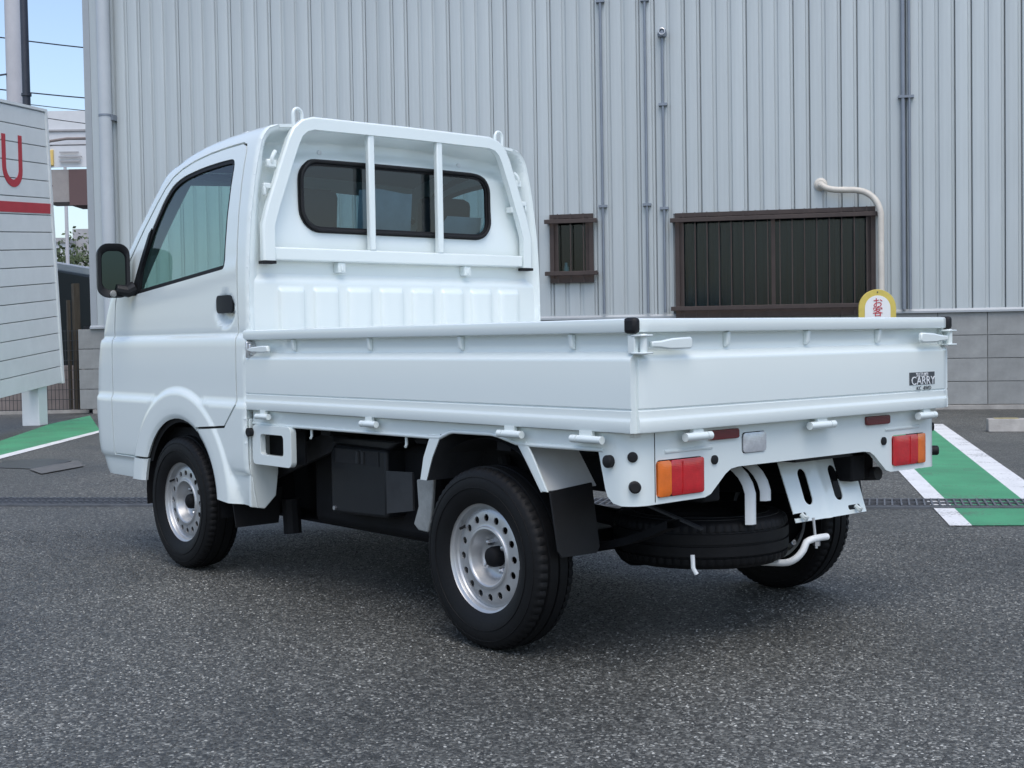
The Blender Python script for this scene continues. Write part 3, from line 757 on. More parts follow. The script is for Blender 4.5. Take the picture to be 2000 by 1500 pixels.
part('crown', m, 'leaf', tr, None)

# ------------------------------------------------------------------ the pickup truck (x forward, y left, origin under the rear axle)
TR = thing('pickup_truck', 'small white pickup truck parked on the asphalt, seen from its rear left corner', 'truck')
def T(name, mb, material, parent=TR, **k): return part(name, mb, material, parent, **k)

Wz = lerp_table([(.26, .690), (.30, .700), (.36, .712), (.408, .716), (.424, .728), (.46, .7325), (.60, .7355), (.668, .7360), (.682, .7285), (.72, .7285), (.80, .7295), (.90, .7280), (.916, .7255), (.926, .7155), (.932, .7135), (.944, .7150), (1.0, .7150), (1.10, .7140), (1.17, .7120), (1.25, .708), (1.37, .697), (1.48, .681), (1.56, .666), (1.62, .651), (1.68, .634), (1.72, .622)])
Tx = lerp_table([(1.30, 1.700), (1.5, 1.699), (1.65, 1.693), (1.78, 1.683), (1.88, 1.668), (1.97, 1.648), (2.04, 1.628), (2.095, 1.606), (2.2, 1.55)])
Fz = lerp_table([(.26, 2.62), (.30, 2.645), (.36, 2.675), (.42, 2.70), (.60, 2.715), (.70, 2.712), (.80, 2.70), (.90, 2.68), (.98, 2.655), (1.05, 2.622), (1.10, 2.59), (1.15, 2.545), (1.31, 2.39), (1.45, 2.255), (1.56, 2.148), (1.606, 2.095)])
AC, AR = (1.868, .286), .312          # front wheel arch
XB = 1.322                            # rear edge of the cab side
def Ycab(x, z):
    y = Wz(z)
    r = sqrt((x - AC[0]) ** 2 + (z - AC[1]) ** 2)
    yf = .7415 - .075 * smooth(.412, .500, r) if r < .5 else 0
    if yf > y: y = yf
    y -= .010 * (1 - smooth(AR - .001, AR + .022, r))
    e = Fz(z) - x; i1 = 0
    if e < .11: t = min(1, 1 - e / .11); i1 = .055 * (1 - sqrt(max(0, 1 - t * t)))
    e2 = Tx(x) - z; i2 = 0
    if e2 < .07: t = min(1, 1 - e2 / .07); i2 = .055 * (1 - sqrt(max(0, 1 - t * t)))
    e3 = x - XB; i3 = 0
    if e3 < .02: t = min(1, 1 - e3 / .02); i3 = .008 * (1 - sqrt(max(0, 1 - t * t)))
    # cup of the door handle
    q = ((x - 1.492) / .076) ** 2 + ((z - 1.016) / .062) ** 2
    dent = .024 * (1 - smooth(.35, 1.0, q))
    # gentle dish under the window line
    bulge = .006 * math.exp(-((z - (1.10 + (2.25 - x) * .085)) / .035) ** 2) if 1.4 < x < 2.3 and z < 1.2 else 0
    return y - max(i1, i2) - i3 - dent + bulge * 0.6
arch_pts = []
a0 = math.asin((.312 - AC[1]) / AR); a1 = pi - math.asin((.345 - AC[1]) / AR) - pi
for k in range(25):
    t = pi - a0 - (pi - a0 - math.asin((.335 - AC[1]) / AR)) * k / 24
    arch_pts.append((AC[0] + AR * cos(t), AC[1] + AR * sin(t)))
front_line = [(Fz(z), z) for z in (.335, .38, .42, .48, .55, .62, .70, .75, .80, .85, .90, .94, .98, 1.02, 1.05, 1.08, 1.10, 1.13, 1.16, 1.20, 1.25, 1.31, 1.38, 1.45, 1.50, 1.56, 1.585, 1.606)]
top_line = [(x, Tx(x)) for x in (2.07, 2.04, 2.0, 1.97, 1.93, 1.88, 1.83, 1.78, 1.70, 1.65, 1.58, 1.5, 1.42, 1.36, XB)]
body_poly = [(XB, .292), (1.50, .306)] + arch_pts + front_line + top_line
door_lo = [(1.392, .668), (1.482, .585), (1.700, .571), (1.703, AC[1] + sqrt(AR ** 2 - (1.703 - AC[0]) ** 2))]
arch_mid = [p for p in arch_pts if p[0] > 1.72 and not (p[0] > AC[0] and p[1] < .43)]
door_poly = door_lo + arch_mid + [(AC[0] + sqrt(AR ** 2 - (.428 - AC[1]) ** 2), .428), (2.482, .428), (2.488, .70), (2.485, .95), (2.470, 1.07), (2.452, 1.118), (2.33, 1.245), (2.20, 1.375), (2.10, 1.475), (2.045, 1.528), (1.99, 1.566), (1.92, 1.592), (1.83, 1.612), (1.70, 1.628), (1.56, 1.636), (1.445, 1.638), (1.418, 1.628), (1.406, 1.60), (1.402, 1.40), (1.396, 1.10), (1.392, .95)]
win_poly = rounded([(1.490, 1.172), (2.262, 1.104), (2.272, 1.118), (2.232, 1.215), (2.130, 1.370), (2.045, 1.478), (1.985, 1.532), (1.90, 1.560), (1.76, 1.578), (1.60, 1.586), (1.478, 1.586)], [.02, .01, .01, .2, .2, .1, .1, .1, .2, .2, .04])
zs_side = [.31, .33, .36, .385, .40, .408, .416, .424, .44, .47, .50, .53, .56, .59, .62, .65, .668, .675, .682, .70, .73, .76, .79, .82, .85, .88, .90, .908, .916, .921, .926, .932, .938, .944, .96] + [.975 + .012 * i for i in range(10)] + [1.11 + .02 * i for i in range(26)] + [1.64, 1.65, 1.66, 1.67, 1.68, 1.688, 1.694]
xs_side = [1.326, 1.332, 1.340, 1.350, 1.365] + [1.38 + .018 * i for i in range(69)] + [2.61, 2.62, 2.63, 2.64, 2.65, 2.66, 2.67, 2.68, 2.69, 2.70, 2.708]
polar = [(AC[0] + rr * cos(t), AC[1] + rr * sin(t)) for rr in (AR + .008, AR + .016, AR + .026, .37, .405, .414, .422, .430, .438, .446, .454) for t in [R(2.5 * i) for i in range(0, 73)]]
xy_side = [(u, v) for u in xs_side for v in zs_side if not AR < sqrt((u - AC[0]) ** 2 + (v - AC[1]) ** 2) < .458]
def sided(pts2, holes, s, d=0.0, us=xs_side, vs=zs_side):
    return sheet(pts2, holes, lambda u, w: (u, s * (Ycab(u, w) - d), w), .016, .016, [0], [0], .35, xy_side + polar)
# split the outline into rear pillar, front wing and roof rail pieces around the door
i_dlo = door_poly[3]
rear_piece = [(XB, .292), (1.50, .306)] + [p for p in arch_pts if p[0] < 1.70 and p[1] > .30 and p[0] < AC[0]] + [(1.697, .5665), (1.4805, .580), (1.3875, .666), (1.3875, .95), (1.3915, 1.10), (1.3975, 1.40), (1.4015, 1.60), (1.4145, 1.6315), (1.445, 1.6425), (1.56, 1.6405), (1.70, 1.6325), (1.83, 1.6165), (1.92, 1.5965), (1.99, 1.5705), (2.048, 1.532), (2.104, 1.479), (2.204, 1.379), (2.334, 1.249), (2.4565, 1.121), (2.4745, 1.072), (2.4895, .95), (2.4925, .70), (2.4865, .4235), (AC[0] + sqrt(AR ** 2 - (.4235 - AC[1]) ** 2), .4235)] + [p for p in arch_pts if p[0] > AC[0] and p[1] < .42] + front_line + top_line
for s in (1, -1):
    T('cab_side', sided(rear_piece, [], s), 'paint', solid=.014, angle=40)
    dr_ = T('door', sided(inset(door_poly, .004), [win_poly], s), 'paint', solid=.012, angle=40)
    if s < 0: dr_['label'] = 'right door'
    inn = inset(win_poly, .016)
    part('window_seal', sheet(inset(win_poly, -.003), [inn], lambda u, w: (u, s * (Ycab(u, w) - .004), w), .02, .02), 'rubber', dr_, solid=.010, angle=40)
    part('window_glass', sheet(inset(win_poly, .004), [], lambda u, w: (u, s * (Ycab(u, w) - .011), w), .05, .05), 'side_glass', dr_, angle=60)
    # dark rubber behind the door gaps
    part('door_seal', sheet(inset(door_poly, -.012), [inset(door_poly, .012)], lambda u, w: (u, s * (Ycab(u, w) - .017), w), .03, .03), 'rubber', dr_, angle=60)
    # handle flap in its cup
    part('door_handle', sheet(rrect(1.430, 1.556, 1.008, 1.074, .022), [], lambda u, w: (u, s * (.7165 + .006 * (1 - ((u - 1.493) / .063) ** 2)), w), .015, .015), 'black_plastic', dr_, solid=.012, angle=40)
    # mirror sail, stalk, housing
    part('mirror_sail', sheet([(2.255, 1.100), (2.300, 1.100), (2.285, 1.140), (2.155, 1.352), (2.128, 1.372), (2.215, 1.20), (2.228, 1.12)], [], lambda u, w: (u, s * (Ycab(u, w) + .003), w), .03, .03), 'black_plastic', dr_, solid=.014, angle=40)
    mc = Vector((2.300, s * .794, 1.207))
    part('mirror_arm', MB().tube([(2.262, s * .715, 1.135), (2.275, s * .745, 1.118), (2.285, s * .79, 1.125)], [.03, .026, .024], 12), 'black_plastic', dr_)
    # housing: rounded box, its open face looking back (-x), turned slightly inwards
    prof = rrect(-.066, .066, -.116, .110, .046, 6)
    yaw = s * R(-14)
    def mpt(d, a_, b_): return (mc.x + d * cos(yaw) - a_ * sin(yaw), mc.y + d * sin(yaw) + a_ * cos(yaw), mc.z + b_)
    rows = []
    for d, k in ((-.004, .70), (-.017, .78), (-.020, .985), (-.012, 1.0), (.02, .98), (.045, .90), (.065, .74), (.075, .45), (.078, .05)):
        rows.append([mpt(d, a_ * k, b_ * k) for a_, b_ in prof] + [mpt(d, prof[0][0] * k, prof[0][1] * k)])
    part('mirror_housing', MB().grid(rows), 'black_plastic', dr_, angle=50)
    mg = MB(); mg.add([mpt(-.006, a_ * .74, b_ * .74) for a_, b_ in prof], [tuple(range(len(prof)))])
    part('mirror_glass', mg, 'mirror_dark_reflection', dr_)
    part('under_mirror', MB().lathe([(0, -.008), (.011, -.006), (.015, 0), (.010, .005), (0, .006)], lambda x, y, h: (mc.x - .022 + h, mc.y + .012 * s + x, mc.z - .100 + y), 14), 'paint_dirty', dr_)

# cab front, windscreen, roof
def crossrow(x, z, ye, bow, crown, n=17):
    return [(x + bow * (1 - t * t), ye * t, z + crown * (1 - t * t)) for t in [-1 + 2 * i / (n - 1) for i in range(n)]]
rows = [crossrow(Fz(z), z, Ycab(Fz(z), z), .05, 0) for z in (.335, .38, .42, .48, .55, .62, .70, .75, .80, .85, .90, .94, .98, 1.02, 1.05, 1.08, 1.10)]
T('front_panel', MB().grid(rows), 'paint', solid=.012, angle=40)
zs_ws = [1.10, 1.13, 1.16, 1.20, 1.25, 1.31, 1.38, 1.45, 1.50, 1.56, 1.585, 1.606]
def wsrow(z, n=25): return crossrow(Fz(z), z, Ycab(Fz(z), z), .05, .03 * (z - 1.10) / .506, n)
g = [wsrow(z) for z in zs_ws]
m = MB()                                       # A-pillars and header around the glass
m.grid([r_[:3] for r_ in g]); m.grid([r_[-3:] for r_ in g]); m.grid([r_[2:-2] for r_ in g[:2]]); m.grid([r_[2:-2] for r_ in g[-3:]])
T('windscreen_frame', m, 'paint', solid=.012, angle=40)
w_ = T('windscreen', MB().grid([r_[2:-2] for r_ in g[1:-2]]), 'side_glass', angle=60)
for yy in (.28, -.30):
    part('wiper', MB().tube([(2.575, yy, 1.125), (2.545, yy - .2, 1.165), (2.51, yy - .42, 1.20)], .007, 6), 'black_plastic', w_)
rows = [crossrow(x, Tx(x), Ycab(x, Tx(x)), .05 * smooth(1.6, 2.095, x), .03, 21) for x in (2.095, 2.07, 2.04, 2.0, 1.97, 1.93, 1.88, 1.83, 1.78, 1.70, 1.65, 1.58, 1.5, 1.42, 1.36, XB)]
T('roof', MB().grid(rows), 'paint', solid=.012, angle=40)
T('cowl', MB().box(2.30, 2.60, -.60, .60, 1.045, 1.075), 'black_plastic', angle=None)
for s in (1, -1):
    T('headlamp', MB().grid([[(Fz(z) + .05 * (1 - (y / .68) ** 2) + .006, s * y, z) for y in (.40, .46, .52, .58, .62)] for z in (.74, .80, .86, .92)]), 'clear_lens', solid=.02, angle=40)
    T('fog_lamp', MB().cyl((2.73, s * .5, .47), (2.755, s * .5, .47), .045, 18), 'clear_lens')
T('grille', MB().box(2.745, 2.765, -.30, .30, .80, .86), 'black_plastic', bevel=.006)
T('lower_grille', MB().box(2.755, 2.772, -.34, .34, .42, .52), 'black_plastic', bevel=.006)
T('number_plate', MB().box(2.772, 2.778, -.165, .165, .54, .70), 'paint_frame', bevel=.003)

# cab rear wall with window
WH = rrect(-.458, .458, 1.318, 1.584, .078, 7)
back_poly = [(-Ycab(XB + .02, z) + .009, z) for z in [.62 + .02 * i for i in range(50)] + [1.61, 1.62, 1.63, 1.64, 1.65, 1.66, 1.67, 1.68]]
back_poly = back_poly + [(y_, 1.694 + .03 * (1 - (y_ / .579) ** 2)) for y_ in [-.575 + 1.15 * i / 30 for i in range(31)]] + [(-a_, b_) for a_, b_ in reversed(back_poly)]
def edge_dist(y, z):
    best = 9
    for i in range(len(back_poly) - 1):
        (ax, ay), (bx, by) = back_poly[i], back_poly[i + 1]
        dx, dy = bx - ax, by - ay; t = max(0, min(1, ((y - ax) * dx + (z - ay) * dy) / (dx * dx + dy * dy + 1e-12)))
        q = (ax + t * dx - y) ** 2 + (ay + t * dy - z) ** 2
        if q < best: best = q
    return sqrt(best)
def Xback(y, z):
    zt = 1.700 + .03 * (1 - min(1, abs(y) / .58) ** 2)
    x = 1.352 + .016 * smooth(1.25, 1.45, z)
    top = zt - z
    x += .045 * smooth(.150, .095, top)                       # hollow under the roof lip
    d = edge_dist(y, z)
    x = x + (XB + .004 - x) * (1 - smooth(.010, .058, d))
    q = ((abs(y) - .60) / .03) ** 2 + ((z - 1.40) / .03) ** 2   # small bumps seen on the pressing
    return x - .004 * math.exp(-q)
bw = T('cab_rear_wall', sheet(back_poly, [WH], lambda u, v: (Xback(u, v), u, v), .02, .02, [-.70 + .01 * i for i in range(141)], [.66 + .04 * i for i in range(14)] + [1.2 + .015 * i for i in range(27)] + [1.605 + .007 * i for i in range(17)], .4), 'paint', solid=.012, angle=40, out=(-1, 0, 0))
rw = T('rear_window', sheet(inset(WH, -.008), [inset(WH, .015)], lambda u, v: (Xback(u, v) - .008, u, v), .03, .03), 'rubber', solid=.012, angle=40, out=(-1, 0, 0))
part('seal_bead', MB().tube([(Xback(u, v) - .014, u, v) for u, v in dense(inset(WH, .002), .03)] + [(Xback(*WH[0]) - .014, inset(WH, .002)[0][0], inset(WH, .002)[0][1])], .006, 8, False), 'rubber', rw)
part('window_glass', sheet(inset(WH, .012), [], lambda u, v: (1.366, u, v), .1, .1), 'rear_glass', rw, angle=60)
for s in (-1, 1):
    T('wall_stud', MB().lathe([(0, 0), (.011, 0), (.009, .006), (0, .008)], lambda x, y, h: (Xback(s * .36, 1.625) - h, s * .34 + x, 1.622 + y), 12), 'paint_frame')
    # rain-gutter bracket and grommets in the recessed corner
    T('corner_bracket', MB().tube(bez((1.335, s * .578, 1.60), (1.318, s * .606, 1.575), (1.336, s * .594, 1.545), 5), .008, 8), 'paint')
    T('corner_bracket', MB().box(1.325, 1.345, s * .596 - .020, s * .596 + .020, 1.538, 1.570), 'paint', bevel=.006)
    T('corner_bracket', MB().box(1.318, 1.332, s * .622 - .014, s * .622 + .014, 1.460, 1.480).box(1.318, 1.334, s * .632 - .005, s * .632 + .005, 1.435, 1.468), 'paint', bevel=.003)
    # lower quarter of the cab behind the front wheel: face turned to the rear
    q = [(.60, .62), (.716, .62), (.716, .296), (.66, .285), (.612, .33), (.60, .42)]
    T('rear_quarter', MB().prism([(s * a_, b_) for a_, b_ in q], lambda u, v, w: (w, u, v), XB + .002, XB + .020), 'paint', bevel=.003)

# cab floor, underside and interior
T('cab_floor', MB().box(1.36, 2.60, -.66, .66, .50, .56), 'under')
for s in (1, -1):
    T('inner_arch', MB().grid([[(AC[0] + (AR + .012) * cos(t), s * y, AC[1] + (AR + .012) * sin(t)) for t in [pi * (-.05 + 1.1 * i / 20) for i in range(21)]] for y in (.40, .722)]), 'under', angle=50)
T('firewall', MB().box(2.50, 2.54, -.64, .64, .56, 1.08), 'cab_inner')
T('dashboard', MB().prism([(2.52, .70), (2.22, .80), (2.20, .98), (2.28, 1.06), (2.56, 1.085)], lambda u, v, w: (u, w, v), -.64, .64), 'dash', bevel=.02)
hl = MB().grid([[(x, y, Tx(x) - .035 + .02 * (1 - (y / .6) ** 2)) for y in (-.56, -.3, 0, .3, .56)] for x in (1.40, 1.6, 1.8, 1.95, 2.03)])
T('headliner', hl, 'cab_inner', angle=60)
for s in (1, -1):
    yc = s * .335
    st = T('seat', MB().prism([(1.62, .62), (2.08, .66), (2.10, .80), (1.60, .78)], lambda u, v, w: (u, w, v), yc - .24, yc + .24), 'seat', bevel=.04)
    part('backrest', MB().prism([(1.60, .74), (1.70, .76), (1.56, 1.30), (1.47, 1.29)], lambda u, v, w: (u, w, v), yc - .235, yc + .235), 'seat', st, bevel=.04)
    part('headrest', MB().prism([(1.48, 1.315), (1.56, 1.315), (1.54, 1.50), (1.465, 1.49)], lambda u, v, w: (u, w, v), yc - .125, yc + .125), 'seat', st, bevel=.03)
    if s > 0: cv = MB().grid([[(1.462 - .05 * t + .004 * sin(y * 60), y, 1.05 + .445 * t + .006 * sin(y * 24)) for y in [-.10 + .02 * i for i in range(14)]] for t in (0, .25, .5, .75, 1)])
    else: cv = MB().grid([[(1.455 - .04 * t, -.46 + (.30 - .12 * t * t) * i / 20, 1.10 + .31 * t) for i in range(21)] for t in (0, .3, .6, .85, 1)])
    part('seat_cover', cv, 'seat_cover', st, angle=60, label='pale protective cover hung over the seat back')
sw = T('steering_wheel', MB().tube([(2.10 + .06 * sin(t) * .6, -.335 + .18 * cos(t), 1.04 + .165 * sin(t)) for t in [2 * pi * i / 32 for i in range(33)]], .014, 10), 'dash')
part('spoke', MB().bar((2.11, -.50, 1.03), (2.11, -.17, 1.03), .03, .02).bar((2.12, -.335, 1.03), (2.07, -.335, .90), .03, .02), 'dash', sw)
part('column', MB().tube([(2.115, -.335, 1.03), (2.32, -.335, .90)], .035, 12), 'dash', sw)
T('room_mirror', MB().box(2.135, 2.155, -.12, .12, 1.50, 1.56), 'dash', bevel=.01)
T('sun_visor', MB().box(1.96, 2.10, .10, .52, 1.578, 1.590), 'cab_inner', bevel=.004)
for s in (1, -1): T('belt', MB().tube([(1.43, s * .615, 1.42), (1.50, s * .57, 1.15), (1.55, s * .55, .75)], .014, 6), 'seat')
T('grab_handle', MB().tube([(2.16, -.645, 1.46), (2.14, -.60, 1.47), (2.20, -.60, 1.30), (2.23, -.645, 1.30)], .014, 8), 'dash')

# ------------------------------------------------------------------ guard frame ahead of the rear window
GX = 1.322
half = [(.627, 1.196), (.627, 1.325), (.606, 1.395), (.578, 1.470), (.545, 1.560), (.514, 1.640), (.494, 1.678), (.466, 1.702), (.425, 1.714), (.30, 1.7145)]
path = half + [(0, 1.7165)] + [(-a_, b_) for a_, b_ in reversed(half)]
def ribbon(path, w, d, x):
    m = MB(); rows = []
    n = len(path)
    for i, (y, z) in enumerate(path):
        a_ = Vector(path[max(i - 1, 0)]); b_ = Vector(path[min(i + 1, n - 1)]); t = (b_ - a_).normalized(); nn = Vector((-t.y, t.x)) * (w / 2)
        rows.append([(x - d / 2, y + nn.x, z + nn.y), (x + d / 2, y + nn.x, z + nn.y), (x + d / 2, y - nn.x, z - nn.y), (x - d / 2, y - nn.x, z - nn.y), (x - d / 2, y + nn.x, z + nn.y)])
    m.grid(rows); return m
gf = T('guard_frame', ribbon(path, .048, .034, GX), 'paint', angle=35, bevel=.007)
part('cross_bar', MB().box(GX - .012, GX + .016, -.602, .602, 1.198, 1.247), 'paint', gf, bevel=.006)
for s in (1, -1):
    part('guard_bar', MB().box(GX - .013, GX + .013, s * .166 - .0145, s * .166 + .0145, 1.246, 1.694), 'paint', gf, bevel=.005)
    part('rope_hook', MB().tube([(GX, s * .505, 1.67), (GX, s * .506, 1.735)] + [(GX, s * (.487 + .019 * cos(t)), 1.742 + .022 * sin(t)) for t in [pi * i / 8 for i in range(9)]] + [(GX, s * .468, 1.735), (GX, s * .468, 1.71)], .0068, 10), 'paint', gf)
    part('rubber_foot', MB().box(GX - .020, GX + .020, s * .627 - .027, s * .627 + .027, 1.184, 1.1955), 'rubber', gf, bevel=.002)
    part('mount', MB().box(GX - .004, GX + .03, s * .307 - .017, s * .307 + .017, 1.158, 1.197).box(GX - .008, GX + .0, s * .307 - .006, s * .307 + .006, 1.164, 1.188), 'paint', gf, bevel=.003)
    part('mount', MB().box(GX, GX + .04, s * .575 - .02, s * .575 + .02, 1.43, 1.455), 'paint', gf, bevel=.003)

# ------------------------------------------------------------------ headboard and cargo bed
def Xhead(y, z):
    k = 0.0
    if abs(y) < .605:
        ph = (y + .605) / .1513; fr_ = ph - math.floor(ph)
        k = smooth(.08, .16, fr_) * (1 - smooth(.78, .86, fr_))
    k *= 1 - smooth(1.086, 1.110, z + .004)
    led = .018 * (1 - smooth(1.118, 1.150, z))
    return 1.350 - led - .013 * k + (.0 if abs(y) < .64 else -.0)
ys_h = []
for i in range(8):
    for fr_ in (.0, .08, .10, .12, .14, .16, .3, .5, .64, .78, .80, .82, .84, .86): ys_h.append(-.605 + .1513 * (i + fr_))
ys_h = [-.69, -.66, -.63] + ys_h + [.6055, .63, .66, .69]
T('headboard', MB().grid([[(Xhead(y, z), y, z) for y in ys_h] for z in (.66, .80, .94, 1.0, 1.05, 1.078, 1.082, 1.086, 1.090, 1.095, 1.10, 1.105, 1.11, 1.118, 1.126, 1.134, 1.142, 1.15)]), 'paint', angle=60, solid=.004, out=(-1, 0, 0))
T('bed_floor', MB().box(-.60, 1.335, -.69, .69, .640, .655), 'paint_frame')
for k in range(9):
    T('floor_rib', MB().box(-.58, 1.30, -.62 + k * .155 - .03, -.62 + k * .155 + .03, .6555, .662), 'paint_frame', bevel=.003)

GP = [(.690, .908), (.690, .937), (.693, .941), (.720, .941), (.7245, .938), (.7255, .932), (.7255, .912), (.7235, .907), (.7005, .904), (.6985, .900), (.6985, .864), (.700, .8585), (.7225, .8410), (.7240, .8385), (.7245, .833), (.7245, .7155), (.7225, .7140), (.7205, .7115), (.7225, .7090), (.7245, .7075), (.7245, .692), (.7252, .688), (.7270, .685), (.7277, .681), (.7277, .657), (.7262, .6535), (.700, .652), (.690, .655)]
GX0, GX1 = -.622, 1.340
ribs = (1.016, .553, .082, -.392)
for s in (1, -1):
    gt = T('side_gate', MB().prism([(s * a_, b_) for a_, b_ in GP], lambda u, v, w: (w, u, v), GX0, GX1), 'paint', angle=28)
    for x in ribs:
        part('stiffener', MB().prism([(s * .698, .905), (s * .7165, .905), (s * .7125, .868), (s * .698, .862)], lambda u, v, w: (w, u, v), x - .0075, x + .0075), 'paint', gt, angle=None, bevel=.004)
    # front catch
    lt = part('gate_latch', MB().prism([(1.292, .873), (1.262, .880), (1.190, .884), (1.150, .884), (1.146, .862), (1.190, .860), (1.262, .862), (1.290, .866)], lambda u, v, w: (u, s * w, v), .724, .738), 'paint', gt, bevel=.004)
    part('latch_base', MB().box(1.292, 1.318, s * .714 - .016, s * .714 + .012, .850, .892).box(1.300, 1.310, s * .714 - .022, s * .714 + .020, .842, .90), 'steel', gt, bevel=.003)
    for x, ln in ((1.204, .085), (.534, .085), (-.159, .10), (-.466, .115)):
        part('hinge', MB().cyl((x - ln / 2, s * .729, .632), (x + ln * .28, s * .729, .632), .0105, 14).cyl((x + ln * .30, s * .729, .632), (x + ln / 2, s * .729, .632), .0105, 14).box(x - ln * .15, x + ln * .25, s * .722 - .006, s * .722 + .006, .630, .655), 'paint', gt, angle=40)
# tailgate: same section turned to the rear, ends drawn in a little
TX = -.637
def tail_pt(u, v, w):
    o_ = max(0.0, abs(w) - .676); return (TX + (.7245 - u) + o_ * .28, w, v)
rows = []
for w in (-.703, -.692, -.684, -.676, -.4, 0, .4, .676, .684, .692, .703):
    rows.append([tail_pt(a_, b_, w) for a_, b_ in GP] + [tail_pt(*GP[0], w)])
m = MB().grid(rows); n = len(GP)
m.add([tail_pt(a_, b_, -.703) for a_, b_ in GP], [tuple(range(n))]); m.add([tail_pt(a_, b_, .703) for a_, b_ in GP], [tuple(range(n))])
tg = T('tailgate', m, 'paint', angle=28)
for y in (.352, .004, -.346):
    part('stiffener', MB().prism([(TX + .027, .905), (TX + .0075, .905), (TX + .012, .868), (TX + .027, .862)], lambda u, v, w: (u, w, v), y - .0075, y + .0075), 'paint', tg, angle=None, bevel=.004)
for y, ln in ((.487, .10), (-.045, .115), (-.585, .095)):
    part('hinge', MB().cyl((TX + .004, y - ln * .30, .633), (TX + .004, y + ln / 2, .633), .0115, 14).cyl((TX + .004, y - ln / 2, .633), (TX + .004, y - ln * .32, .633), .0115, 14).box(TX + .002, TX + .014, y - ln * .2, y + ln * .2, .63, .655), 'paint', tg, angle=40)
for s in (1, -1):
    part('end_cap', MB().box(TX - .004, TX + .038, s * .715 - .012, s * .715 + .012, .903, .9435), 'rubber', tg, bevel=.009)
    cb = part('corner_latch', MB().box(TX - .022, TX + .014, s * .700 - .022, s * .700 + .022, .8955, .9005).box(TX - .022, TX + .014, s * .700 - .022, s * .700 + .022, .8515, .8565).cyl((TX - .008, s * .699, .850), (TX - .008, s * .699, .902), .0095, 14).box(TX + .004, TX + .028, s * .712 - .008, s * .712 + .008, .853, .899), 'paint', tg, angle=40, bevel=.002)
    part('latch_lever', MB().prism([(.678, .868), (.645, .866), (.612, .862), (.535, .862), (.526, .868), (.527, .889), (.535, .893), (.60, .890), (.645, .884), (.678, .883)], lambda u, v, w: (w, s * u, v), TX - .018, TX - .004), 'paint', tg, bevel=.004)
# lettering on the tailgate
part('badge', MB().box(TX - .0012, TX + .001, -.624, -.484, .731, .770), 'decal', tg, angle=None)
for body, sz, yy, zz, mm in (('SUZUKI', .017, -.552, .7615, 'decal_white'), ('CARRY', .036, -.558, .7425, 'decal_white'), ('KC  4WD', .017, -.562, .7195, 'decal')):
    o = part('lettering', text_mesh('lettering', body, sz, mm, .0006), mm, tg)
    o.matrix_local = Matrix.Translation((TX - .0022, yy, zz)) @ Matrix(((0, 0, -1, 0), (-1, 0, 0, 0), (0, 1, 0, 0), (0, 0, 0, 1))) @ Matrix.Diagonal((1.15, 1, 1, 1))

# ------------------------------------------------------------------ bed side rails, rear panel, lamps
rail = [(1.318, .650), (1.318, .603), (1.0, .6015), (.235, .6020), (.195, .6030), (.150, .620), (.130, .6235), (-.045, .6245), (-.075, .6215), (-.155, .6040), (-.20, .6020), (-.50, .6040), (-.545, .610), (-.545, .650)]
for s in (1, -1):
    sr = T('side_rail', MB().prism(rail, lambda u, v, w: (u, s * w, v), .684, .7035), 'paint', angle=30)
    part('rail_lip', MB().tube([(x, s * .7025, z + .001) for x, z in rail[1:12]], .0065, 8), 'paint', sr, angle=60)
    part('rope_hook', MB().tube([(.94, s * .69, .600), (.94, s * .69, .572), (.935, s * .698, .566)], .0048, 8), 'paint', sr)
    part('rope_hook', MB().tube([(.385, s * .69, .600), (.385, s * .69, .572), (.38, s * .698, .566)], .0048, 8), 'paint', sr)
    # square bracket plate behind the cab
    bq = T('step_plate', sheet(rrect(1.032, 1.302, .457, .600, .022), [rrect(1.085, 1.245, .494, .568, .014)], lambda u, v: (u, s * .718, v), .04, .04), 'paint', solid=.022, bevel=.004)
    part('rubber_stop', MB().cyl((1.305, s * .712, .572), (1.305, s * .735, .572), .016, 14), 'rubber', bq)
    part('backing', MB().box(1.045, 1.29, s * .650 - .004, s * .650 + .004, .462, .598), 'under', bq, angle=None)  # added black plate, stands in for the shade seen through the hole
    part('plate_arm', MB().box(1.06, 1.28, s * .68 - .02, s * .68 + .02, .584, .598), 'under_grey', bq, angle=None)
# rear panel that wraps round the corners
CR = .055
def wrap(u, v, d=0.0):
    s = 1 if u > 0 else -1; q = abs(u); y0 = .703 - CR
    if q <= y0: return (-.604 + d, u, v)
    arc = (q - y0) / CR
    if arc <= pi / 2: return (-.604 + CR - (CR - d) * cos(arc), s * (y0 + (CR - d) * sin(arc)), v)
    return (-.604 + CR + (q - y0 - CR * pi / 2), s * (.703 - d), v)
def lamp_hole(s): return [(s * a_, b_) for a_, b_ in rrect(.437, .617, .480, .577, .012)]
half_p = [(.800, .650), (.802, .604), (.778, .505), (.770, .485), (.75, .469), (.72, .4635), (.43, .4655), (.406, .4725), (.345, .522), (.322, .534), (.29, .5375)]
rp_poly = half_p + [(-a_, b_) for a_, b_ in reversed(half_p)]
us_w = [-.79 + .02 * i for i in range(80)]
rpn = T('rear_panel', sheet(rp_poly, [lamp_hole(1), lamp_hole(-1), rrect(.174, .277, .571, .629, .012)], wrap, .02, .02, us_w, None, .4), 'paint', angle=40, solid=.016)
part('panel_seam', MB().box(-.6052, -.604, .6205, .6225, .470, .648), 'under_grey', rpn, angle=None)
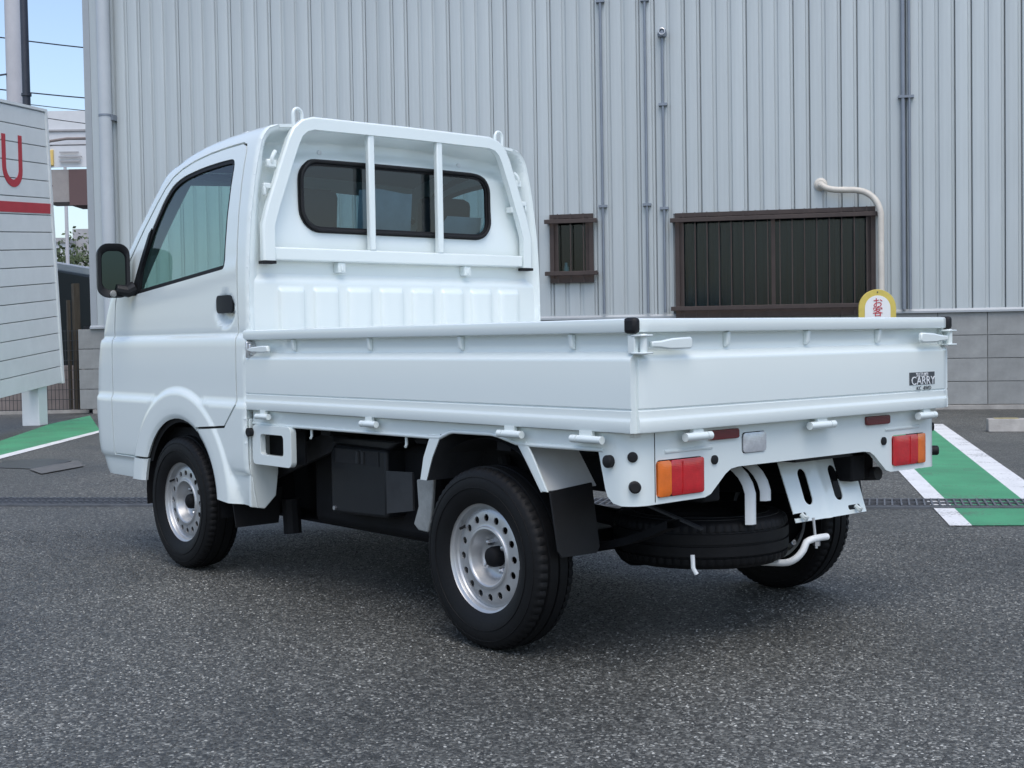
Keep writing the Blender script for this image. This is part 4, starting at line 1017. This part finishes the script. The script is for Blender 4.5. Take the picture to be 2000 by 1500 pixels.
for s in (1, -1):
    part('pressed_ledge', MB().prism([(-.6035, .592), (-.6075, .594), (-.6085, .598), (-.6035, .604)], lambda u, v, w: (u, w, v), s * .40, s * .585), 'paint', rpn, angle=40)
    tl = T('tail_lamp', sheet([(s * a_, b_) for a_, b_ in rrect(.439, .568, .482, .575, .008)], [], lambda u, v: (-.6105 - .003 * smooth(0, .01, min(abs(abs(u) - .439), v - .482, .575 - v)), u, v), .012, .012), 'red_lens', solid=.02, angle=50)
    part('amber_lens', sheet([(s * a_, b_) for a_, b_ in rrect(.5685, .615, .482, .575, .008)], [], lambda u, v: (-.6105 - .003 * smooth(0, .01, min(abs(.615 - abs(u)), v - .482, .575 - v)), u, v), .012, .012), 'amber_lens', tl, solid=.02, angle=50)
    part('lens_divider', MB().box(-.6150, -.6135, s * .525 - .001, s * .525 + .001, .486, .571), 'red_lens', tl, angle=None)
    T('reflector', MB().prism([(s * a_, b_) for a_, b_ in rrect(.296, .418, .616, .643, .008)], lambda u, v, w: (w, u, v), -.614, -.602), 'dark_red_lens', bevel=.002)
rl = T('reversing_lamp', sheet(rrect(.176, .275, .573, .627, .011), [], lambda u, v: (-.608 - .003 * smooth(0, .012, min(u - .176, .275 - u, v - .573, .627 - v)), u, v), .012, .012), 'clear_lens', solid=.012, angle=50)
for u, v, r_, h in ((.690, .590, .0135, .006), (.686, .514, .0155, .020), (.392, .563, .0125, .006), (.758, .577, .0165, .016)):
    for s in (1, -1):
        c = Vector(wrap(s * u, v)); c2 = Vector(wrap(s * u, v, -.02)); nrm = (c2 - c).normalized()
        T('rubber_buffer', MB().tube([c - nrm * .004, c + nrm * h * .8, c + nrm * h], [r_, r_, r_ * .75], 18), 'rubber', angle=40)

# licence plate carrier, hung below the panel and tilted
def plate_pt(u, v, w): return (-.478 - .34 * (.525 - v) + w, u, v)
slots = [rrect(-.155, -.115, .385, .490, .019), rrect(-.305, -.265, .385, .490, .019), rrect(-.105, -.045, .352, .366, .006), rrect(-.375, -.315, .352, .366, .006)]
pc = T('plate_carrier', sheet([(-.040, .527), (-.405, .527), (-.400, .340), (-.048, .340)], slots, lambda u, v: plate_pt(u, v, .002 * smooth(.01, .02, abs(u + .21)) * 2), .015, .015), 'paint', solid=.003, angle=40)
for yy in (-.075, -.345):
    part('plate_hook', MB().tube([plate_pt(yy, .362, -.002), plate_pt(yy, .350, -.016), plate_pt(yy, .358, -.020)], .008, 8), 'paint', pc)
T('plate_support', MB().box(-.55, -.44, -.40, -.03, .520, .545), 'under_grey')
# tow hooks
for y0, x0, zb in ((.128, -.50, .352), (.048, -.49, .412)):
    pts = bez((x0 + .14, y0, .535), (x0 + .01, y0, .52), (x0 - .005, y0 - .004, .44), 6) + [Vector((x0 - .005, y0 - .004, zb))]
    m = MB(); rows = []
    for i, p in enumerate(pts):
        t = (pts[min(i + 1, len(pts) - 1)] - pts[max(i - 1, 0)]).normalized(); nn = Vector((-t.z, 0, t.x))
        rows.append([p + nn * .0 + Vector((0, .022, 0)), p - nn * .014 + Vector((0, .010, 0)), p - nn * .014 - Vector((0, .010, 0)), p - Vector((0, .022, 0))])
    m.grid(rows); T('tow_hook', m, 'paint_frame', solid=.005, angle=50)

# ------------------------------------------------------------------ wheels
TYR = [(.158, -.054), (.170, -.062), (.190, -.070), (.212, -.0735), (.232, -.071), (.247, -.0655), (.256, -.0605), (.2605, -.053), (.2625, -.040), (.2570, -.039), (.2570, -.033), (.2645, -.032), (.2650, -.004), (.2590, -.003), (.2590, .003), (.2650, .004), (.2645, .032), (.2570, .033), (.2570, .039), (.2625, .040), (.2605, .053), (.256, .0605), (.247, .0655), (.232, .071), (.212, .0735), (.190, .070), (.170, .062), (.158, .054)]
def tyre_mesh():
    n = 192; m = MB(); vs, fs = [], []; k_ = len(TYR)
    for i in range(n):
        t = 2 * pi * i / n
        for r_, h in TYR:
            if r_ > .2555 and abs(h) > .038 and i % 3 == 0: r_ -= .0045
            elif r_ > .262 and i % 6 == 0 and .004 < abs(h) < .03: r_ -= .004
            vs.append((r_ * cos(t), h, r_ * sin(t)))
    for i in range(n):
        j = (i + 1) % n
        for q in range(k_ - 1): fs.append((i * k_ + q, j * k_ + q, j * k_ + q + 1, i * k_ + q + 1))
    m.add(vs, fs)
    for sd in (-1, 1):                       # raised sidewall rings
        for rr, hh in ((.206, .0737), (.236, .0702)):
            m.lathe([(rr - .002, sd * (hh - .003)), (rr - .001, sd * (hh + .0012)), (rr + .001, sd * (hh + .0012)), (rr + .002, sd * (hh - .003))], lambda x, y, h: (x, h, y), 96)
    return mesh_from('tyre', m, 'tyre', 35)
tyre_me = tyre_mesh()
# outer side at +y: flange, well and disc
RIMP = [(.150, -.055), (.166, -.056), (.168, -.052), (.168, -.047), (.160, -.040), (.150, -.038), (.136, -.020), (.134, .010), (.146, .030), (.152, .038), (.160, .042), (.1675, .047), (.1690, .053), (.1680, .058), (.1655, .0585), (.1635, .055), (.1610, .050), (.1570, .0465), (.1520, .044), (.1490, .038), (.1480, .026)]
rim_me = mesh_from('rim', MB().lathe(RIMP, lambda x, y, h: (x, h, y), 72), 'rim', 35)
DISC = lerp_table([(0, -.004), (.028, -.004), (.046, -.004), (.058, -.003), (.066, .004), (.076, .030), (.080, .0405), (.084, .0430), (.089, .0420), (.092, .0380), (.098, .0365), (.110, .0365), (.122, .0360), (.134, .0335), (.142, .0300), (.1485, .022)])
outer = [(.1485 * cos(2 * pi * i / 72), .1485 * sin(2 * pi * i / 72)) for i in range(72)]
hl_ = []
for k in range(16):
    t = 2 * pi * (k + .25) / 16; cx, cy = .1155 * cos(t), .1155 * sin(t)
    hl_.append([(cx + .0108 * cos(2 * pi * i / 14), cy + .0108 * sin(2 * pi * i / 14)) for i in range(14)])
disc_v, disc_f = [], []
def disc_sheet():
    loops = [outer] + hl_; pts, ed = [], []
    for lp in loops:
        o_ = len(pts); pts += lp; ed += [(o_ + i, o_ + (i + 1) % len(lp)) for i in range(len(lp))]
    for rr, nn in ((.145, 72), (.1415, 72), (.138, 72), (.134, 72), (.1305, 64), (.100, 64), (.095, 64), (.092, 64), (.0905, 64), (.089, 64), (.0865, 64), (.084, 64), (.082, 64), (.080, 64), (.078, 64), (.076, 64), (.073, 56), (.070, 56), (.068, 56), (.066, 56), (.063, 48), (.058, 48), (.046, 40), (.028, 32), (.012, 16)):
        pts += [(rr * cos(2 * pi * (i + .5) / nn), rr * sin(2 * pi * (i + .5) / nn)) for i in range(nn)]
    pts.append((0, 0))
    V, E, F, *_ = delaunay_2d_cdt([Vector(p) for p in pts], ed, [], 0, 1e-7)
    fs = [tuple(f) for f in F if not any(((sum(V[i].x for i in f) / 3 - sum(p[0] for p in h) / 14) ** 2 + (sum(V[i].y for i in f) / 3 - sum(p[1] for p in h) / 14) ** 2) < .0107 ** 2 for h in hl_)]
    used = sorted({i for f in fs for i in f}); mp = {i: k for k, i in enumerate(used)}
    return [(V[i].x, DISC(V[i].length), V[i].y) for i in used], [tuple(mp[i] for i in f) for f in fs]
disc_me = mesh_from('disc', disc_sheet(), 'rim', 40, .004, (0, 1, 0))
rim_shaded = rim_me.copy(); rim_shaded.materials[0] = MATS['under']; disc_shaded = disc_me.copy(); disc_shaded.materials[0] = MATS['under']  # spare wheel copies, colour darkened for the shade under the bed
def hub_mesh():
    return mesh_from('hub_cap', MB().lathe([(.030, -.004), (.030, .018), (.027, .028), (.018, .034), (0, .035)], lambda x, y, h: (x, h, y), 24), 'under', 40)
hub_me = hub_mesh()
nut_me = mesh_from('wheel_nut', MB().lathe([(.010, -.012), (.010, .004), (.0065, .010), (0, .012)], lambda x, y, h: (x, h, y), 6), 'steel', 25)
dark_me = mesh_from('brake_drum', MB().lathe([(0, -.005), (.10, -.005), (.12, -.02), (.12, -.09), (0, -.09)], lambda x, y, h: (x, h, y), 32), 'under', 40)
def wheel(loc, s, spin, name='wheel', flat=False):
    w = bpy.data.objects.new(name, None); C.objects.link(w); w.parent = TR
    w.location = loc; w.rotation_euler = (0, 0, 0 if s > 0 else pi)
    if flat: w.rotation_euler = (R(90), 0, 0)
    part('tyre', tyre_me, 'tyre', w).rotation_euler = (0, spin, 0)
    part('rim', rim_shaded if flat else rim_me, 'rim', w)
    d = part('disc', disc_shaded if flat else disc_me, 'rim', w); d.rotation_euler = (0, spin, 0)
    if not flat:
        part('brake_drum', dark_me, 'under', w)
        part('hub_cap', hub_me, 'under', w)
        for k in range(4):
            t = spin + pi / 4 + k * pi / 2
            o_ = part('wheel_nut', nut_me, 'steel', w); o_.location = (.048 * cos(t), .008, .048 * sin(t))
        part('valve', MB().cyl((.139 * cos(.62), .028, .139 * sin(.62)), (.130 * cos(.62), .054, .130 * sin(.62)), .0045, 8), 'rubber', w)
        part('balance_weight', MB().box(-.168, -.163, .050, .060, -.012, .012), 'steel', w, angle=None)
    return w
wheel((0, .648, .264), 1, .15)
wheel((1.908, .648, .264), 1, .5)
wheel((0, -.648, .264), -1, .9)
wheel((1.908, -.648, .264), -1, .3)
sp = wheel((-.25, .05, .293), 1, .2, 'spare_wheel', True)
# spare wheel cradle and its hanger bolt
T('spare_cradle', MB().tube([(-.10, .05, .205), (-.42, -.02, .214)] + bez((-.50, -.03, .220), (-.545, -.03, .225), (-.556, -.055, .262), 5) + bez((-.560, -.065, .285), (-.57, -.08, .296), (-.57, -.15, .292), 4), .0105, 10), 'paint_frame', angle=60)
T('hanger_bolt', MB().cyl((-.565, -.105, .262), (-.555, -.105, .352), .0045, 8).cyl((-.566, -.105, .270), (-.566, -.105, .283), .011, 6), 'steel')
T('cradle_end', MB().tube([(-.535, .405, .300), (-.537, .405, .265), (-.545, .400, .248)], .006, 8), 'paint_frame')
T('spare_strap', MB().bar((-.30, .36, .42), (-.47, .29, .352), .022, .006), 'under_grey')

# ------------------------------------------------------------------ rear fenders and mud flaps
for s in (1, -1):
    for nm, poly in (('front', [(.186, .612), (.232, .540), (.262, .470)]), ('rear', [(-.160, .612), (-.205, .555), (-.262, .478)])):
        fwd = poly[0][0] > 0
        rows = [[(x, s * y, z) for x, z in poly] for y in (.500, .600, .706)]
        fe = T('fender', MB().grid(rows), 'under_grey' if fwd else 'paint_frame', solid=.004, angle=60)
        lip = [(x, z) for x, z in poly]; k = .052 if fwd else -.040
        part('fender_lip', MB().prism(lip + [(poly[2][0] + k * .62, poly[2][1]), (poly[1][0] + k * .85, poly[1][1]), (poly[0][0] + k, poly[0][1])], lambda u, v, w: (u, s * w, v), .7005, .7075), 'paint', fe, angle=None, bevel=.002)
    T('wheel_house', MB().grid([[(.335 * cos(t), s * y, .275 + .335 * sin(t)) for t in [R(58 + 66 * i / 10) for i in range(11)]] for y in (.42, .69)]), 'under_grey', angle=60)
    T('mud_flap', MB().prism([(.545, .492), (.704, .480), (.700, .320), (.690, .302), (.560, .300), (.545, .315)], lambda u, v, w: (-.292 - (.49 - v) * .16 + w, s * u, v), 0, .006), 'rubber', angle=None, bevel=.001)
    T('front_mud_flap', MB().prism([(.50, .34), (.715, .32), (.70, .205), (.52, .205)], lambda u, v, w: (1.47 + w, s * u, v), 0, .006), 'rubber', angle=None)

# ------------------------------------------------------------------ underside
for s in (1, -1):
    T('frame_rail', MB().box(-.55, 2.45, s * .34 - .035, s * .34 + .035, .44, .565), 'under', bevel=.006)
    # leaf spring, shackle
    T('leaf_spring', MB().grid([[(x, s * .42 + dy, .26 + .12 * (x / .5) ** 2 + dz) for x in [-.48 + .08 * i for i in range(13)]] for dy, dz in ((-.025, 0), (.025, 0), (.025, .022), (-.025, .022), (-.025, 0))]), 'under', angle=None)
    T('shock_absorber', MB().cyl((.12, s * .44, .26), (.26, s * .40, .52), .022, 10), 'under')
for x in (-.50, -.05, .35, .9, 1.3): T('cross_member', MB().box(x - .03, x + .03, -.66, .66, .575, .635), 'under', angle=None)
T('rear_axle', MB().tube([(0, -.58, .264), (0, -.13, .264), (0, -.09, .264), (0, .09, .264), (0, .13, .264), (0, .58, .264)], [.032, .035, .10, .10, .035, .032], 14), 'under')
T('front_axle', MB().cyl((1.9, -.58, .264), (1.9, .58, .264), .03, 10), 'under')
T('propeller_shaft', MB().cyl((.08, 0, .29), (1.2, 0, .36), .03, 10), 'under')
T('engine', MB().box(1.05, 1.75, -.30, .34, .22, .56), 'under', bevel=.02)
T('gearbox', MB().box(.55, 1.05, -.16, .18, .24, .50), 'under', bevel=.02)
T('fuel_tank', MB().box(.50, 1.25, .10, .50, .225, .55), 'under', bevel=.03)
T('underbody_brace', MB().bar((1.585, .55, .37), (.99, .55, .555), .02, .075), 'under_grey', angle=None)
T('muffler', MB().tube([(-.30, -.55, .44), (-.24, -.55, .44), (.30, -.45, .42), (.36, -.45, .42)], [.06, .085, .085, .05], 14), 'under')
T('tail_pipe', MB().tube([(-.20, -.5, .42), (-.52, -.49, .45)], .022, 10), 'under_grey')
T('rear_bracket', MB().box(-.50, -.42, -.49, -.40, .44, .53), 'under', angle=None)
bb = T('battery_box', MB().prism([(.66, .302), (1.005, .292), (1.005, .500), (.985, .535), (.66, .532)], lambda u, v, w: (u, w, v), .40, .578), 'black_plastic', bevel=.012)
part('box_lid', MB().prism([(.60, .560), (1.0, .565), (1.0, .536), (.66, .530)], lambda u, v, w: (u, w, v), .36, .57), 'black_plastic', bb, bevel=.008)
part('lid_opening', MB().box(.70, .965, .5785, .5805, .473, .523), 'drain_dark', bb, angle=None)
part('terminal', MB().cyl((.82, .582, .478), (.82, .582, .520), .010, 8).cyl((.79, .582, .478), (.79, .582, .520), .008, 8), 'under_grey', bb)
part('tie_bolt', MB().cyl((.975, .575, .312), (.975, .585, .312), .008, 8), 'steel', bb)
T('splash_panel', MB().prism([(.455, .352), (.455, .475), (.60, .470), (.60, .330)], lambda u, v, w: (u, w, v), .612, .620), 'under_grey', angle=None)
T('spring_hanger', MB().prism([(.445, .312), (.42, .294), (.37, .292), (.355, .33), (.335, .47), (.37, .462), (.425, .455), (.418, .37)], lambda u, v, w: (u, w, v), .612, .626), 'paint_dirty', bevel=.004)
T('exhaust_pipe', MB().tube([(1.40, .50, .17), (1.41, .50, .30)], .035, 10), 'under')
T('under_tray', MB().box(.35, 1.75, -.55, .45, .215, .225), 'under', angle=None)
